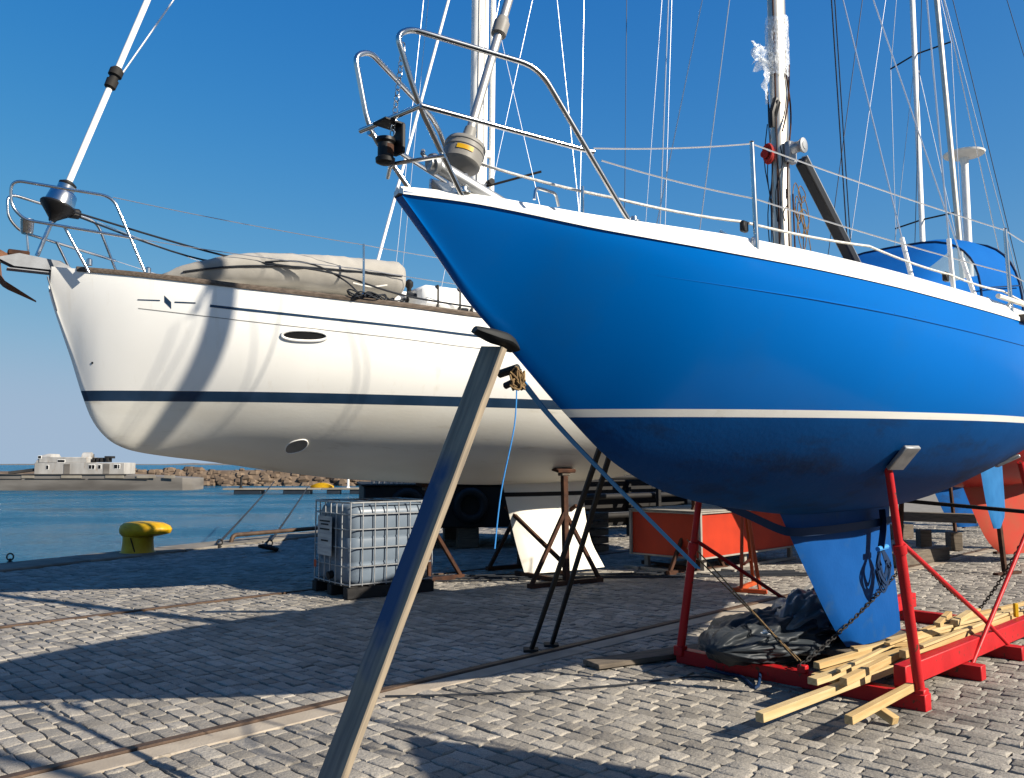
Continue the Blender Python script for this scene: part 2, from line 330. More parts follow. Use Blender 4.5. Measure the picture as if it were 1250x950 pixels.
def chain(p0, p1, d=.05, pitch=.044, r=.0052, mbx=None):
    pts = sag(p0, p1, d, 40); mbx = mbx or MB(); acc = 0; nxt = 0; i = 0; alt = 0
    for a, c in zip(pts[:-1], pts[1:]):
        seg = (c-a).length; dr = (c-a).normalized()
        while nxt <= acc+seg:
            q = a + dr*(nxt-acc); side = dr.orthogonal().normalized(); side.rotate(Matrix.Rotation(alt*math.pi/2+.5, 3, dr)); alt += 1
            lw = .0135; ll = pitch*.64
            ring = []
            for t in range(10):
                an = 2*math.pi*t/10; ring.append(q + dr*math.cos(an)*ll + side*math.sin(an)*lw)
            mbx.tube(ring, r, 5, closed=True); nxt += pitch
        acc += seg
    return mbx

def pchip(xs,ys):
    n=len(xs);h=[xs[i+1]-xs[i] for i in range(n-1)];d=[(ys[i+1]-ys[i])/h[i] for i in range(n-1)]
    m=[0]*n
    m[0]=d[0];m[-1]=d[-1]
    for i in range(1,n-1):
        if d[i-1]*d[i]<=0: m[i]=0
        else:
            w1=2*h[i]+h[i-1];w2=h[i]+2*h[i-1];m[i]=(w1+w2)/(w1/d[i-1]+w2/d[i])
    def f(x):
        if x<=xs[0]: return ys[0]+m[0]*(x-xs[0])
        if x>=xs[-1]: return ys[-1]+m[-1]*(x-xs[-1])
        i=0
        while x>xs[i+1]: i+=1
        t=(x-xs[i])/h[i];a=1-t
        return ys[i]*(1+2*t)*a*a+m[i]*h[i]*t*a*a+ys[i+1]*t*t*(3-2*t)-m[i+1]*h[i]*t*t*a
    return f
class Hull:
    def __init__(s,ws,zs,zk,pp,qq,L):
        s.ws=pchip(*zip(*ws));s.zs=pchip(*zip(*zs));s.zk=pchip(*zip(*zk));s.p=pchip(*zip(*pp));s.q=pchip(*zip(*qq));s.L=L
    def half(s,u,tau):
        return s.ws(u)*(1-(1-tau)**s.p(u))**(1/s.q(u))
    def pt(s,u,tau):
        zk=min(s.zk(u),s.zs(u)-.002)
        return (u,s.half(u,tau),zk+(s.zs(u)-zk)*tau)
    def at_z(s,u,z):
        zk=s.zk(u); tau=max(0,min(1,(z-zk)/(s.zs(u)-zk))); return s.half(u,tau)
BLUE = Hull(ws=[(0,.03),(.3,.195),(.8,.465),(1.5,.765),(2.2,.985),(3,1.155),(4.5,1.33),(6,1.33),(7.5,1.16),(9.2,.72)],
  zs=[(0, 2.84), (0.25, 2.824), (0.86, 2.743), (1.57, 2.691), (2.14, 2.665), (3.1, 2.628), (4.34, 2.588), (6, 2.58), (7.5, 2.61), (9.2, 2.7)],
  zk=[(0,2.82),(.2,2.62),(.44,2.38),(.72,2.17),(1.13,1.86),(1.59,1.575),(2.14,1.40),(2.79,1.305),(3.7,1.235),(4.6,1.24),(5.3,1.34),(6.2,1.54),(7,1.73),(8,1.97),(9.2,2.24)],
  pp=[(0,1.10),(1.0,1.28),(2,1.7),(3,2.25),(4.5,2.6),(7,2.4),(9.2,2.0)],
  qq=[(0,1.02),(1.0,1.06),(2,1.27),(3,1.5),(4.5,1.65),(7,1.6),(9.2,1.5)], L=9.2)
WHITE = Hull(ws=[(0,.10),(.8,.66),(1.66,1.1),(2.4,1.38),(3.8,1.72),(5.5,1.95),(7,2.0),(9,1.95),(12,1.6)],
  zs=[(0,3.68),(.27,3.65),(.84,3.585),(1.74,3.49),(2.55,3.43),(3.43,3.38),(4.18,3.335),(6,3.27),(9,3.23),(12,3.28)],
  zk=[(0,3.42),(.018,3.353),(.133,3.011),(.239,2.71),(.356,2.346),(.462,2.084),(.573,1.928),(.7,1.823),(.868,1.753),(1.212,1.692),(1.661,1.638),(2.428,1.525),(3.37,1.417),(4.5,1.35),(5.7,1.315),(7.2,1.35),(8.15,1.44),(10,1.72),(12,2.15)],
  pp=[(0,1.3),(1.0,1.75),(2,2.2),(4,2.4),(7,2.6),(12,2.6)],
  qq=[(0,1.06),(1.0,1.24),(2,1.42),(4,1.46),(7,1.55),(12,1.6)], L=12)

def hull_point(h, u, z, side=-1, off=0.):
    """point on the hull skin at station u and height z, pushed out by off; side -1 = port"""
    def P(u_, z_): return V((u_, side*h.at_z(u_, z_), z_))
    p = P(u, z); du = P(u+.02, z)-P(u-.02, z); dz = P(u, z+.02)-P(u, z-.02); n = du.cross(dz).normalized()
    if n.y*side < 0: n = -n
    return p + n*off, n
def hull_mesh(h, nu=150, nt=30, stem=.028, bow_pow=1.7):
    m = MB(); cols = 2*nt+1; rows = []
    for i in range(nu+1):
        u = h.L*(i/nu)**bow_pow
        row = []
        for j in range(-nt, nt+1):
            t = (abs(j)/nt)**1.6; x, v, z = h.pt(u, t)
            rr = stem*min(1, t*14)**.5*max(0, 1-u/2.5); v = math.sqrt(v*v+rr*rr)
            row.append((x, -v if j < 0 else v, z))
        rows.append(row)
    m.loft(rows, caps=False, closed=False)
    k = nu*cols; m.f.append(tuple(k+j for j in range(cols)))
    return m
def cut(me, name, co, no, keep_above, material, parent):
    bm = bmesh.new(); bm.from_mesh(me)
    for c, n_, up in zip(co, no, keep_above):
        bmesh.ops.bisect_plane(bm, geom=bm.verts[:]+bm.edges[:]+bm.faces[:], dist=1e-5, plane_co=c, plane_no=n_, clear_inner=up, clear_outer=not up)
    m2 = bpy.data.meshes.new(name); bm.to_mesh(m2); bm.free()
    m2.materials.clear(); m2.materials.append(MATS[material])
    m2.polygons.foreach_set('use_smooth', [True]*len(m2.polygons)); m2.set_sharp_from_angle(angle=R(50))
    return link(name, m2, parent)
def hull_strip(h, u0, u1, zt, zb, off=.004, k=60, rows=2, side=-1):
    m = MB(); rings = []
    for i in range(k+1):
        u = u0+(u1-u0)*i/k
        rings.append([hull_point(h, u, zb(u)+(zt(u)-zb(u))*j/rows, side, off)[0] for j in range(rows+1)])
    return m.loft(rings, caps=False, closed=False)
def foil(poly_front, poly_back, thick, n=14, k=12, cx=0):
    """fin: for heights from top to bottom, chord between front and back edge, lens section"""
    m = MB(); rings = []
    fz = pchip([-p[1] for p in poly_front], [p[0] for p in poly_front]); bz = pchip([-p[1] for p in poly_back], [p[0] for p in poly_back])
    z0 = poly_front[0][1]; zf = poly_front[-1][1]
    for i in range(k+1):
        z = z0+(zf-z0)*i/k; a = fz(-z); c = bz(-z); ring = []
        th = thick if not callable(thick) else thick(i/k)
        for j in range(2*n):
            t = j/n if j <= n else (2*n-j)/n; s_ = 1 if j < n else -1
            y = s_*th*.5*(2.6*(math.sqrt(t)*.55 - .12*t - .43*t*t)+.10*math.sin(math.pi*t)) if 0 < t < 1 else 0
            ring.append((a+(c-a)*t, y, z))
        rings.append(ring)
    return m.loft(rings)
def gunwale(h, hfun, inset, flat=.05, k=80, u0=0.):
    """raised white deck edge: outer face leaning inboard, then the inner lip; both sides, as one mesh"""
    m = MB()
    for s_ in (-1, 1):
        rings = []
        for i in range(k+1):
            u = u0+(h.L-u0)*(i/k)**1.3; w = h.ws(u); z = h.zs(u); hh = hfun(u); ins = min(inset*hh/.12, w*.6); fl = min(flat, max(.004, (w-ins)*.6))
            rings.append([(u, s_*(w+.006), z-.012), (u, s_*(w+.006), z+.012), (u, s_*(w-ins*.45), z+hh*.62), (u, s_*(w-ins*.8), z+hh*.93), (u, s_*(w-ins-.01), z+hh), (u, s_*max(w-ins-fl, .001), z+hh), (u, s_*max(w-ins-fl-.004, .0), z)])
        m.loft(rings, caps=True, closed=True)
    return m
def deck(h, zoff, inset, camber=.06, k=60):
    m = MB(); rings = []
    for i in range(k+1):
        u = h.L*(i/k)**1.2; w = max(h.ws(u)-inset, .002); z = h.zs(u)+zoff
        rings.append([(u, -w+2*w*j/8, z+camber*(1-((j-4)/4)**2)*min(1, w)) for j in range(9)])
    return m.loft(rings, caps=False, closed=False)
def spar(pts, a, b_, n=20):
    """oval spar, a = fore-aft half size, b_ = half width"""
    m = MB(); rings = [[(p[0]+a*math.cos(2*math.pi*k/n), p[1]+b_*math.sin(2*math.pi*k/n), p[2]) for k in range(n)] for p in pts]
    return m.loft(rings)

# ------------------------------------------------------------ ground, quay, sea
RAIL_A = R(46); E1 = Vector((math.cos(RAIL_A), math.sin(RAIL_A))); E2 = Vector((-math.sin(RAIL_A), math.cos(RAIL_A)))   # along / across the crane rails
RAIL_P = Vector((-.31, 6.90)); RAIL2 = 4.62
Q0 = Vector((-8.16, 13.9)); QD = Vector((.458, .889)).normalized(); QN = Vector((-QD.y, QD.x))        # quay edge: point, direction, towards the water
def qside(x, y): return (Vector((x, y))-Q0).dot(QN)
def qpt(s_, d, z): p = Q0+QD*s_+QN*d; return (p.x, p.y, z)

quay = MB(); a = [qpt(-60, -.0, -.045), qpt(140, 0, -.024), (260, 130, -.024), (260, -60, -.024)]
quay.add(a, [(3, 2, 1, 0)])
ground = tag(quay.build('cobbled_quay', 'joint_sand', recalc=False), None, kind='structure')
ground.data.flip_normals() if ground.data.polygons[0].normal.z < 0 else None
sea = MB(); sea.add([(-4000, -600, -1.35), (4000, -600, -1.35), (4000, 7000, -1.35), (-4000, 7000, -1.35)], [(0, 1, 2, 3)])
tag(sea.build('sea', 'sea_water', recalc=False), None, kind='structure')
qw = MB()
for k in range(1): qw.add([qpt(-60, -.01, -.06), qpt(140, -.01, -.06), qpt(140, -.01, -3), qpt(-60, -.01, -3)], [(0, 1, 2, 3)])
tag(qw.build('quay_wall', 'coping', recalc=False), None, kind='structure')
cop = empty('quay_coping', qpt(0, 0, 0)); cop['kind'] = 'structure'
cs = MB().box((0, 0, 0), (1.96, .86, .20), None, .02).mesh('coping_stone', 'coping')
for k in range(-3, 22):
    p = qpt(k*2.0, -.40, -.065+random.uniform(-.006, .006)); o = link('coping_stone', cs, cop)
    o.location = V(p)-V(cop.location); o.rotation_euler = (0, 0, math.atan2(QD.y, QD.x)+random.uniform(-.004, .004))

fp = MB(); fp.add([qpt(9, -1, -.012), qpt(140, -1, -.012), (260, 130, -.012), (260, 24, -.012), (-1, 24, -.012)], [(4, 3, 2, 1, 0)])
tag(fp.build('far_paving', 'far_sett', recalc=False), None, kind='structure')
# paving setts, laid in courses across the crane rail
def sett(w, l, rnd, tone, top=0.):
    """one cobble: irregular eight-cornered block with a worn, rounded top"""
    cs_ = [(-1, -1), (0, -1), (1, -1), (1, 0), (1, 1), (0, 1), (-1, 1), (-1, 0)]
    base = [(x*l/2+rnd.uniform(-.010, .005), y*w/2+rnd.uniform(-.010, .005)) for x, y in cs_]
    tx = max(-.03, min(.03, rnd.gauss(0, .014))); ty = max(-.03, min(.03, rnd.gauss(0, .018))); vs = []
    ins = rnd.uniform(.007, .014)
    for sc, z in ((1., -.06), (1., -.007), (.0, -.0018), (.0, 0)):
        for x, y in base:
            r_ = math.hypot(x, y)
            if z == -.0018: f_ = 1-ins*.5/r_
            elif z == 0: f_ = 1-ins*1.25/r_
            else: f_ = 1
            X = x*f_; Y = y*f_; vs.append((X, Y, top+z+(tx*X+ty*Y if z > -.05 else 0)+(rnd.uniform(-.0025, .0025) if z > -.05 else 0)))
    vs.append((0, 0, top+rnd.uniform(-.002, .002)))
    fs = [(i*8+k, i*8+(k+1) % 8, (i+1)*8+(k+1) % 8, (i+1)*8+k) for i in range(3) for k in range(8)] + [(24+k, 24+(k+1) % 8, 32) for k in range(8)]
    return vs, fs
rnd = random.Random(11); CW = .118; cells = []
def in_view(x, y):
    return y > 3.5 and y < 24 and abs(x) < .64*y+2.0
for i in range(-120, 295):
    ca = i*CW; b_ = -16+rnd.uniform(0, .2)
    while b_ < 19:
        l = rnd.uniform(.125, .205); skip = None
        for e0, e1 in ((-.235, .070), (RAIL2-.050, RAIL2+.080)):      # stones are cut to butt against the rails
            if b_ < e0 < b_+l+.05: l = e0-b_; skip = e1
        c = b_+l/2; p = RAIL_P+E1*ca+E2*c
        if l > .03 and in_view(p.x, p.y) and qside(p.x, p.y) < -.92: cells.append((p.x, p.y, ca, c, l))
        b_ = skip if skip is not None else b_+l
def shows(c):   # nearer stones inside the picture show largest
    inside = c[1] > 4.05 and abs(c[0]) < .60*c[1]-.1
    return (0 if inside else 1, c[0]**2+c[1]**2)
cells.sort(key=shows)
variants = []
for k in range(24):
    r2 = random.Random(100+k); me = bpy.data.meshes.new('paving_stone'); vs, fs = sett(CW-.009, .165-.009, r2, 0)
    me.from_pydata(vs, [], fs); t = r2.random()
    me.attributes.new('tone', 'FLOAT', 'POINT').data.foreach_set('value', [t]*len(vs)); me.polygons.foreach_set('use_smooth', [True]*len(fs)); me.set_sharp_from_angle(angle=R(50)); me.materials.append(MATS['sett']); variants.append(me)
for c in cells[:300]:
    o = link('paving_stone', rnd.choice(variants), ground); o.location = (c[0], c[1], rnd.gauss(0, .0028)); o.rotation_euler = (0, 0, RAIL_A+math.pi/2+rnd.choice((0, math.pi))+rnd.gauss(0, .02)); o.scale = ((c[4]-.009)/(.165-.009), 1, 1)
vs = []; fs = []; tones = []
for c in cells[300:]:
    v_, f_ = sett(CW-.009, c[4]-.009, rnd, 0, rnd.gauss(0, .0028)); an = RAIL_A+math.pi/2+rnd.gauss(0, .02); ca, sa = math.cos(an), math.sin(an); k = len(vs); t = rnd.random()
    vs += [(c[0]+x*ca-y*sa, c[1]+x*sa+y*ca, z) for x, y, z in v_]; fs += [tuple(q+k for q in f) for f in f_]; tones += [t]*len(v_)
me = bpy.data.meshes.new('paving_stones'); me.from_pydata(vs, [], fs); me.attributes.new('tone', 'FLOAT', 'POINT').data.foreach_set('value', tones)
me.polygons.foreach_set('use_smooth', [True]*len(fs)); me.set_sharp_from_angle(angle=R(50)); me.materials.append(MATS['sett'])
o = link('paving_stones', me, ground); o['kind'] = 'stuff'

def rail_pt(s_, d, z): p = RAIL_P+E1*s_+E2*d; return (p.x, p.y, z)
def rail(d, label):
    root = empty('crane_rail', rail_pt(0, d, 0), RAIL_A, label, 'rail', 'crane rails set in the paving')
    m = MB(); prof = [(-.036, -.04), (-.042, .004), (-.033, .014), (.027, .014), (.034, .006), (.034, -.03)]
    rings = [[(x, y, z) for y, z in prof] for x in (-30, 60)]; m.loft(rings).build('rail_head', 'rail_steel', root)
    g = MB(); g.box((15, .052, -.02), (90, .042, .03), None, .003); g.build('flange', 'rust', root)
    return root
rail(0, 'brown steel crane rail beside the pale concrete strip, nearest the camera')
rail(RAIL2, 'thin dark crane rail farther off, nearer the water')
cst = MB(); x0 = -30
while x0 < 60:
    ln = random.uniform(2.2, 3.4); cst.box((x0+ln/2, -.133, -.05+random.uniform(-.002, .002)), (ln-.008, .19, .10), None, .008); x0 += ln
tag(cst.build('concrete_strip', 'concrete', None, loc=rail_pt(0, 0, 0), rot=(0, 0, RAIL_A)), None, kind='structure')

# ------------------------------------------------------------ blue sailing yacht
BO = Vector((-.52, 3.85, 0)); BA = R(43.6)
blue = empty('blue_sailboat', BO, BA, 'blue sailing yacht with white boot stripe standing in the red cradle', 'sailboat')
bm_ = hull_mesh(BLUE).mesh('hull', 'blue_gelcoat', 60)
s1, s2 = (0, 0, 1.838), (0, 0, 1.880); tilt = (-.013, 0, 1)
cut(bm_, 'topsides', [s2], [tilt], [True], 'blue_gelcoat', blue)
cut(bm_, 'boot_stripe', [s2, s1], [tilt, tilt], [False, True], 'white_gelcoat', blue)
cut(bm_, 'underbody', [s1], [tilt], [False], 'blue_antifoul', blue)
cov = MB()
for s_ in (-1, 1): cov.tube([hull_point(BLUE, 1.1+7.5*i/90, BLUE.zs(1.1+7.5*i/90)-.172, s_, .0)[0] for i in range(91)], [.0055*min(1, (i+.3)/14) for i in range(91)], 6)
cov.build('cove_line', 'blue_gelcoat', blue)
gun = lambda u: .03+.085*min(1, u/1.6)
gunwale(BLUE, gun, .075).build('gunwale', 'white_gelcoat', blue)
deck(BLUE, .008, .03, .05).build('deck', 'white_deck', blue)
cab = MB(); rings = []
for u, w, z in ((2.7, .40, 2.66), (3.0, .50, 2.80), (3.6, .60, 2.86), (5.0, .68, 2.88), (6.3, .70, 2.90)):
    rings.append([(u, -w, 2.55), (u, -w*.97, z-.08), (u, -w*.85, z-.02), (u, 0, z+.05), (u, w*.85, z-.02), (u, w*.97, z-.08), (u, w, 2.55)])
cab.loft(rings).build('cabin', 'white_deck', blue)
ck = MB()
for s_ in (-1, 1): ck.box((7.4, s_*.62, 2.72), (2.2, .12, .30), None, .03)
ck.build('cockpit_coaming', 'white_deck', blue)
foil([(3.30, 1.30), (3.71, .80), (4.16, .30), (4.30, .19)], [(5.18, 1.30), (5.17, 1.10), (5.30, .30), (5.31, .19)], .20, 16, 14).build('keel', 'blue_keel', blue)
foil([(7.30, 1.95), (7.44, 1.55), (7.60, 1.13), (7.78, .92)], [(8.12, 1.95), (8.13, 1.60), (8.16, 1.08), (7.98, .92)], .07, 12, 10).build('rudder', 'light_blue_paint', blue)

# pulpit: one bent tube down each side, with a mid rail
pt = .0135
pn = MB().tube(fillet([(.265, -.15, 2.83), (-.05, -.205, 3.19), (-.165, -.20, 3.46), (-.09, -.20, 3.515), (.49, -.42, 3.455), (1.07, -.515, 2.77)], .10, 7), pt, 10)
pn.tube([(-.04, -.215, 3.175), (.82, -.47, 3.115)], pt*.9, 10); pn.tube([(-.04, -.215, 3.175), (-.07, .215, 3.175)], pt*.9, 10)
pn.tube(fillet([(.235, .12, 2.84), (-.03, .205, 3.19), (-.115, .205, 3.53), (-.02, .22, 3.585), (.55, .42, 3.455), (.98, .50, 2.79)], .10, 7), pt, 10)
pn.tube([(-.03, .205, 3.175), (.80, .46, 3.115)], pt*.9, 10)
for q in ((.265, -.15), (1.07, -.515), (.235, .12), (.98, .50)): pn.lathe([(.034, 0), (.034, .008), (.018, .014), (.017, .03)], 12, Matrix.Translation((q[0], q[1], BLUE.zs(q[0])+gun(q[0])-.006)))
pn.build('pulpit', 'steel', blue)
# stanchions and lifelines
ST = [1.72, 4.20, 6.2, 8.0]
def edge(u, s_=-1, d=.05): return s_*(BLUE.ws(u)-d)
for s_ in (-1, 1):
    for u in ST:
        z = BLUE.zs(u)+.01; q = MB().tube([(u, edge(u, s_, .025), z-.02), (u, edge(u, s_, .04), z+.62)], [.0145, .0125], 10)
        q.lathe([(.0, .0), (.013, .0), (.015, .006), (.0, .014)], 10, Matrix.Translation((u, edge(u, s_, .04), z+.615)))
        q.box((u, edge(u, s_, .035), z+.05), (.05, .022, .10), None, .006)
        o = q.build('stanchion', 'steel', blue)
        tube('brace', [(u, edge(u, s_, .03), z+.02), (u-.12, edge(u-.12, s_, .13), z+.14)], .007, 'steel', o, 6)
    A_ = (.82, s_*.47, 3.135)
    tops = [A_]+[(u, edge(u, s_, .04), BLUE.zs(u)+.62) for u in ST]; mids = [(.86, s_*.485, 3.08)]+[(u, edge(u, s_, .035), BLUE.zs(u)+.32) for u in ST]
    for T in (tops, mids):
        m = MB()
        for p, q in zip(T[:-1], T[1:]): m.tube(sag(p, q, .012, 8), .0042, 5)
        m.build('lifeline', 'wire', blue)
fl = MB(); P = [(.46, -.02, 3.09), (1.0, -.45, 2.93), (1.69, -.76, 2.88), (2.6, -1.03, 2.86), (3.45, -1.17, 2.80), (4.15, -1.26, 2.78), (6.0, -1.27, 2.74)]
for p, q in zip(P[:-1], P[1:]): fl.tube(sag(p, q, .012, 8), .0075, 6)
fl.build('furling_line', 'white_rope', blue)
for u in (1.69, 3.42): MB().box((u, -(BLUE.ws(u)-.07), BLUE.zs(u)+.17), (.05, .03, .06), None, .008).build('fairlead', 'black_plastic', blue)
# forestay, furling drum, bow roller
FA = V((.28, 0, 2.80)); FB = V((3.50, 0, 12.4))
def on_stay(z): t = (z-FA.z)/(FB.z-FA.z); return FA.lerp(FB, t)
fs_ = MB().tube([on_stay(3.16), on_stay(12.2)], .023, 10); fs_.build('forestay_foil', 'aluminium', blue)
dz = (FB-FA).normalized(); MD = dz.to_track_quat('Z', 'Y').to_matrix().to_4x4()
def stay_M(z): p = on_stay(z); return Matrix.Translation(p) @ MD
dr = MB().lathe([(.020, -.10), (.03, -.095), (.085, -.075), (.098, -.06), (.100, .0), (.104, .004), (.104, .012), (.100, .016), (.100, .03), (.104, .034), (.104, .042), (.098, .055), (.07, .068), (.035, .072), (.030, .15), (.024, .155)], 28, stay_M(3.12)).build('furler_drum', 'grey_plastic', blue)
LD = MD.inverted() @ V((-2.9, -3.44, -1.5)); LA = math.atan2(LD.y, LD.x); rings = []
for k in range(7):
    an = LA+R(-24+k*8); rings.append([(.1022*math.cos(an), .1022*math.sin(an), -.024), (.1022*math.cos(an), .1022*math.sin(an), .0005)])
MB().loft(rings, caps=False, closed=False, M=stay_M(3.115)).build('drum_label', 'yellow_paint', dr)
sl = MB().lathe([(.026, -.05), (.040, -.045), (.042, .03), (.034, .036), (.030, .06)], 16, stay_M(3.86)); sl.build('foil_sleeve', 'grey_plastic', blue)
tk = MB().tube([on_stay(2.80), on_stay(3.06)], .013, 8); tk.box(on_stay(2.90), (.05, .012, .16), None, .004); tk.box(on_stay(2.98)+V((.02, -.03, 0)), (.03, .05, .06), None, .006); tk.build('stay_toggle', 'steel', blue)
br = MB().tube([(.12, -.075, 2.99), (.16, -.085, 2.985), (.62, -.20, 2.80), (.75, -.235, 2.755)], [.034, .034, .034, .034], 14); br.lathe([(.046, -.015), (.05, 0), (.046, .015)], 14, Matrix.Translation((.14, -.08, 2.99)) @ Matrix.Rotation(R(75), 4, 'Y'))
br.tube([(.10, -.07, 3.01), (.085, -.065, 3.03), (.10, -.05, 3.05)], .011, 6); br.build('bow_roller_tube', 'galv', blue)
bwf = MB(); bwf.box((.28, 0, 2.85), (.30, .11, .06), None, .01); bwf.box((.24, 0, 2.90), (.12, .02, .10), None, .008); bwf.build('stemhead_fitting', 'steel', blue)
# lamp bracket between the pulpit tubes
nl = MB(); nl.box((-.045, .02, 3.16), (.11, .10, .012), Matrix.Translation((-.0, .0, 0)), .004); nl.box((.0, .0, 3.09), (.022, .075, .14), None, .006)
nlo = nl.build('lamp_bracket', 'black_plastic', blue)
MB().lathe([(.03, -.065), (.044, -.058), (.046, -.04), (.036, -.03), (.036, .03), (.046, .04), (.044, .055), (.02, .062)], 16, Matrix.Translation((-.055, .03, 3.035))).build('navigation_lamp', 'black_plastic', nlo)
MB().lathe([(.037, -.024), (.037, .024)], 16, Matrix.Translation((-.053, .03, 3.035))).build('lamp_lens', 'rust', nlo)
lr = MB().tube(fillet([(.08, .20, 2.98), (-.01, .05, 2.985), (.10, -.21, 2.985)], .03), .010, 8); lr.build('lamp_rail', 'steel', blue)
chain((-.05, -.09, 3.49), (-.04, -.0, 3.10), .0, .026, .003).build('safety_chain', 'steel', blue)
tube('deck_handle', fillet([(.52, -.36, 2.84), (.53, -.36, 2.90), (.64, -.385, 2.89), (.66, -.385, 2.83)], .02), .008, 'steel', blue, 6)
MB().beam((1.0, .30, 2.75), (1.02, .30, 3.02), .035, .035).build('staysail_post', 'rope_tan', blue)
tube('antenna_rod', [(.86, -.36, 2.8), (.86, -.36, 2.98)], .008, 'steel', blue, 6)

# mast
MU = 3.49
mast = spar([(MU, 0, 2.75), (MU, 0, 8), (MU+.02, 0, 12.6)], .080, .060, 24).build('mast', 'aluminium', blue)
trk = MB().box((MU+.090, 0, 7.6), (.012, .018, 9.6), None, .002); trk.build('sail_track', 'aluminium', mast)
wi = MB(); MW = Matrix.Translation((MU, -.066, 3.93)) @ Matrix.Rotation(R(90), 4, 'X')
wi.box((MU, -.082, 3.90), (.11, .05, .16), None, .01)
wi.lathe([(.055, .02), (.055, .035), (.042, .05), (.040, .09), (.047, .10), (.056, .115), (.056, .125), (.03, .128), (.03, .132), (.012, .133)], 22, MW); wi.build('mast_winch', 'galv', mast)
rc = MB()
for k in range(7): rc.tube([(MU-.12+.012*math.sin(k), .03+.035*math.cos(t), 3.88+.06*math.sin(t)+.004*k) for t in [2*math.pi*j/14 for j in range(14)]], .011, 5, closed=True)
rc.lathe([(.03, -.03), (.03, .03)], 14, Matrix.Translation((MU-.12, .05, 3.89)) @ Matrix.Rotation(R(90), 4, 'Y')); rc.build('red_line_coil', 'red_rope', mast)
cl_ = MB(); cl_.box((MU-.10, -.02, 4.22), (.05, .05, .14), Matrix.Translation((MU-.10, -.02, 4.22)) @ Matrix.Rotation(R(20), 4, 'X') @ Matrix.Translation((-(MU-.10), .02, -4.22)), .02); cl_.tube([(MU-.1, -.03, 4.30), (MU-.15, -.02, 4.18), (MU-.13, -.01, 4.08)], .022, 8); cl_.build('mast_lamp', 'black_plastic', mast)
rg = MB(); rr = random.Random(5)
for k in range(8):
    an = rr.uniform(1.5, 4.6); x0 = MU+.10*math.cos(an); y0 = .085*math.sin(an); z0 = rr.uniform(3.6, 4.5); z1 = rr.uniform(2.9, 3.5)
    pts = [(x0, y0, z0)]
    for j in range(1, 5): pts.append((x0+rr.uniform(-.035, .035), y0+rr.uniform(-.03, .02), z0+(z1-z0)*j/4))
    rg.tube(smooth(pts, 4), rr.choice((.004, .005)), 5)
rg.build('halyards', 'dark_rope', mast)
rg = MB()
for k in range(8):
    x0 = MU+.06+rr.uniform(0, .12); y0 = rr.uniform(-.10, -.02); z0 = rr.uniform(3.35, 3.7); h = rr.uniform(.12, .32); w = rr.uniform(.02, .05)
    rg.tube(smooth([(x0, y0, z0), (x0+w, y0-.02, z0-h*.5), (x0+.01, y0-.01, z0-h), (x0-w, y0, z0-h*.5)], 4, True), .004, 5, closed=True)
rg.build('line_hanks', 'rope_tan', mast)
for nm, pts in (('halyard', [(MU-.02, -.07, 4.55), (MU+.03, -.078, 4.2), (MU-.05, -.078, 3.7), (MU-.04, -.075, 2.95)]), ('halyard', [(MU+.05, -.065, 4.6), (MU+.0, -.075, 4.3), (MU-.07, -.06, 4.05)]), ('halyard', [(MU-.085, -.02, 5.6), (MU-.085, -.02, 3.0)]), ('halyard', [(MU+.04, -.07, 3.6), (MU+.045, -.075, 2.9)])):
    tube(nm, smooth(pts, 6), .006, 'rust', mast, 6)
# torn clear plastic round the mast
def film(name, c, rx, ry, z0, z1, seed, amp, parent, a0=0., a1=360.):
    rr = random.Random(seed); m = MB(); rings = []
    for i in range(13):
        z = z0+(z1-z0)*i/12; ring = []
        for k in range(33):
            an = R(a0+(a1-a0)*k/32); q = 1+amp*mnoise.noise(V((math.cos(an)*3+seed, math.sin(an)*3, z*7)))
            ring.append((c[0]+rx*q*math.cos(an), c[1]+ry*q*math.sin(an), z+.03*mnoise.noise(V((an*2, z*9, seed)))))
        rings.append(ring)
    return m.loft(rings, caps=False, closed=False).build(name, 'plastic_film', parent, 60)
film('plastic_wrap', (MU, 0), .10, .078, 4.50, 4.95, 3, .16, mast)
film('plastic_wrap', (MU-.0, 0), .125, .10, 2.74, 3.12, 5, .30, mast)
film('plastic_wrap', (MU-.13, .02), .10, .07, 2.74, 3.06, 9, .5, mast)
fl_ = MB(); rings = []
for i in range(15):
    t = i/14; rings.append([(MU-.07-.21*t+.03*mnoise.noise(V((i*.5, k*.4, 2))), .04+.07*mnoise.noise(V((i*.45, k*.5, 7))), 4.74-.20*k/9*(1-.35*t)-.05*t+.05*mnoise.noise(V((i*.4, k*.6, 1)))) for k in range(10)])
fl_.loft(rings, caps=False, closed=False).build('plastic_flap', 'plastic_film', mast, 60)
fl_ = MB(); rings = []
for i in range(13):
    t = i/12; rings.append([(MU-.09-.075*k/5+.03*mnoise.noise(V((i*.5, k*.6, 12))), .03+.05*mnoise.noise(V((i*.45, k*.5, 17))), 4.62-.34*t) for k in range(6)])
fl_.loft(rings, caps=False, closed=False).build('plastic_flap', 'plastic_film', mast, 60)
VA = V((3.808, -0.000, 3.943)); VB = V((4.712, -0.000, 3.222))
bv = MB(); bv.beam(VA, VB, .085, .085, ch=.012); bv.build('boom_vang', 'black_plastic', blue)
up_ = V((.5, 0, .866)); bh = MB(); bh.beam(VA+V((.035, -.01, .04)), VB+V((.035, -.01, .04)), .05, .014); bh.build('vang_edge', 'galv', blue)
sp_ = MB()
for s_ in (-1, 1): sp_.beam((MU, s_*.06, 7.4), (MU+.15, s_*.95, 7.45), .04, .02)
sp_.build('spreader', 'aluminium', mast)
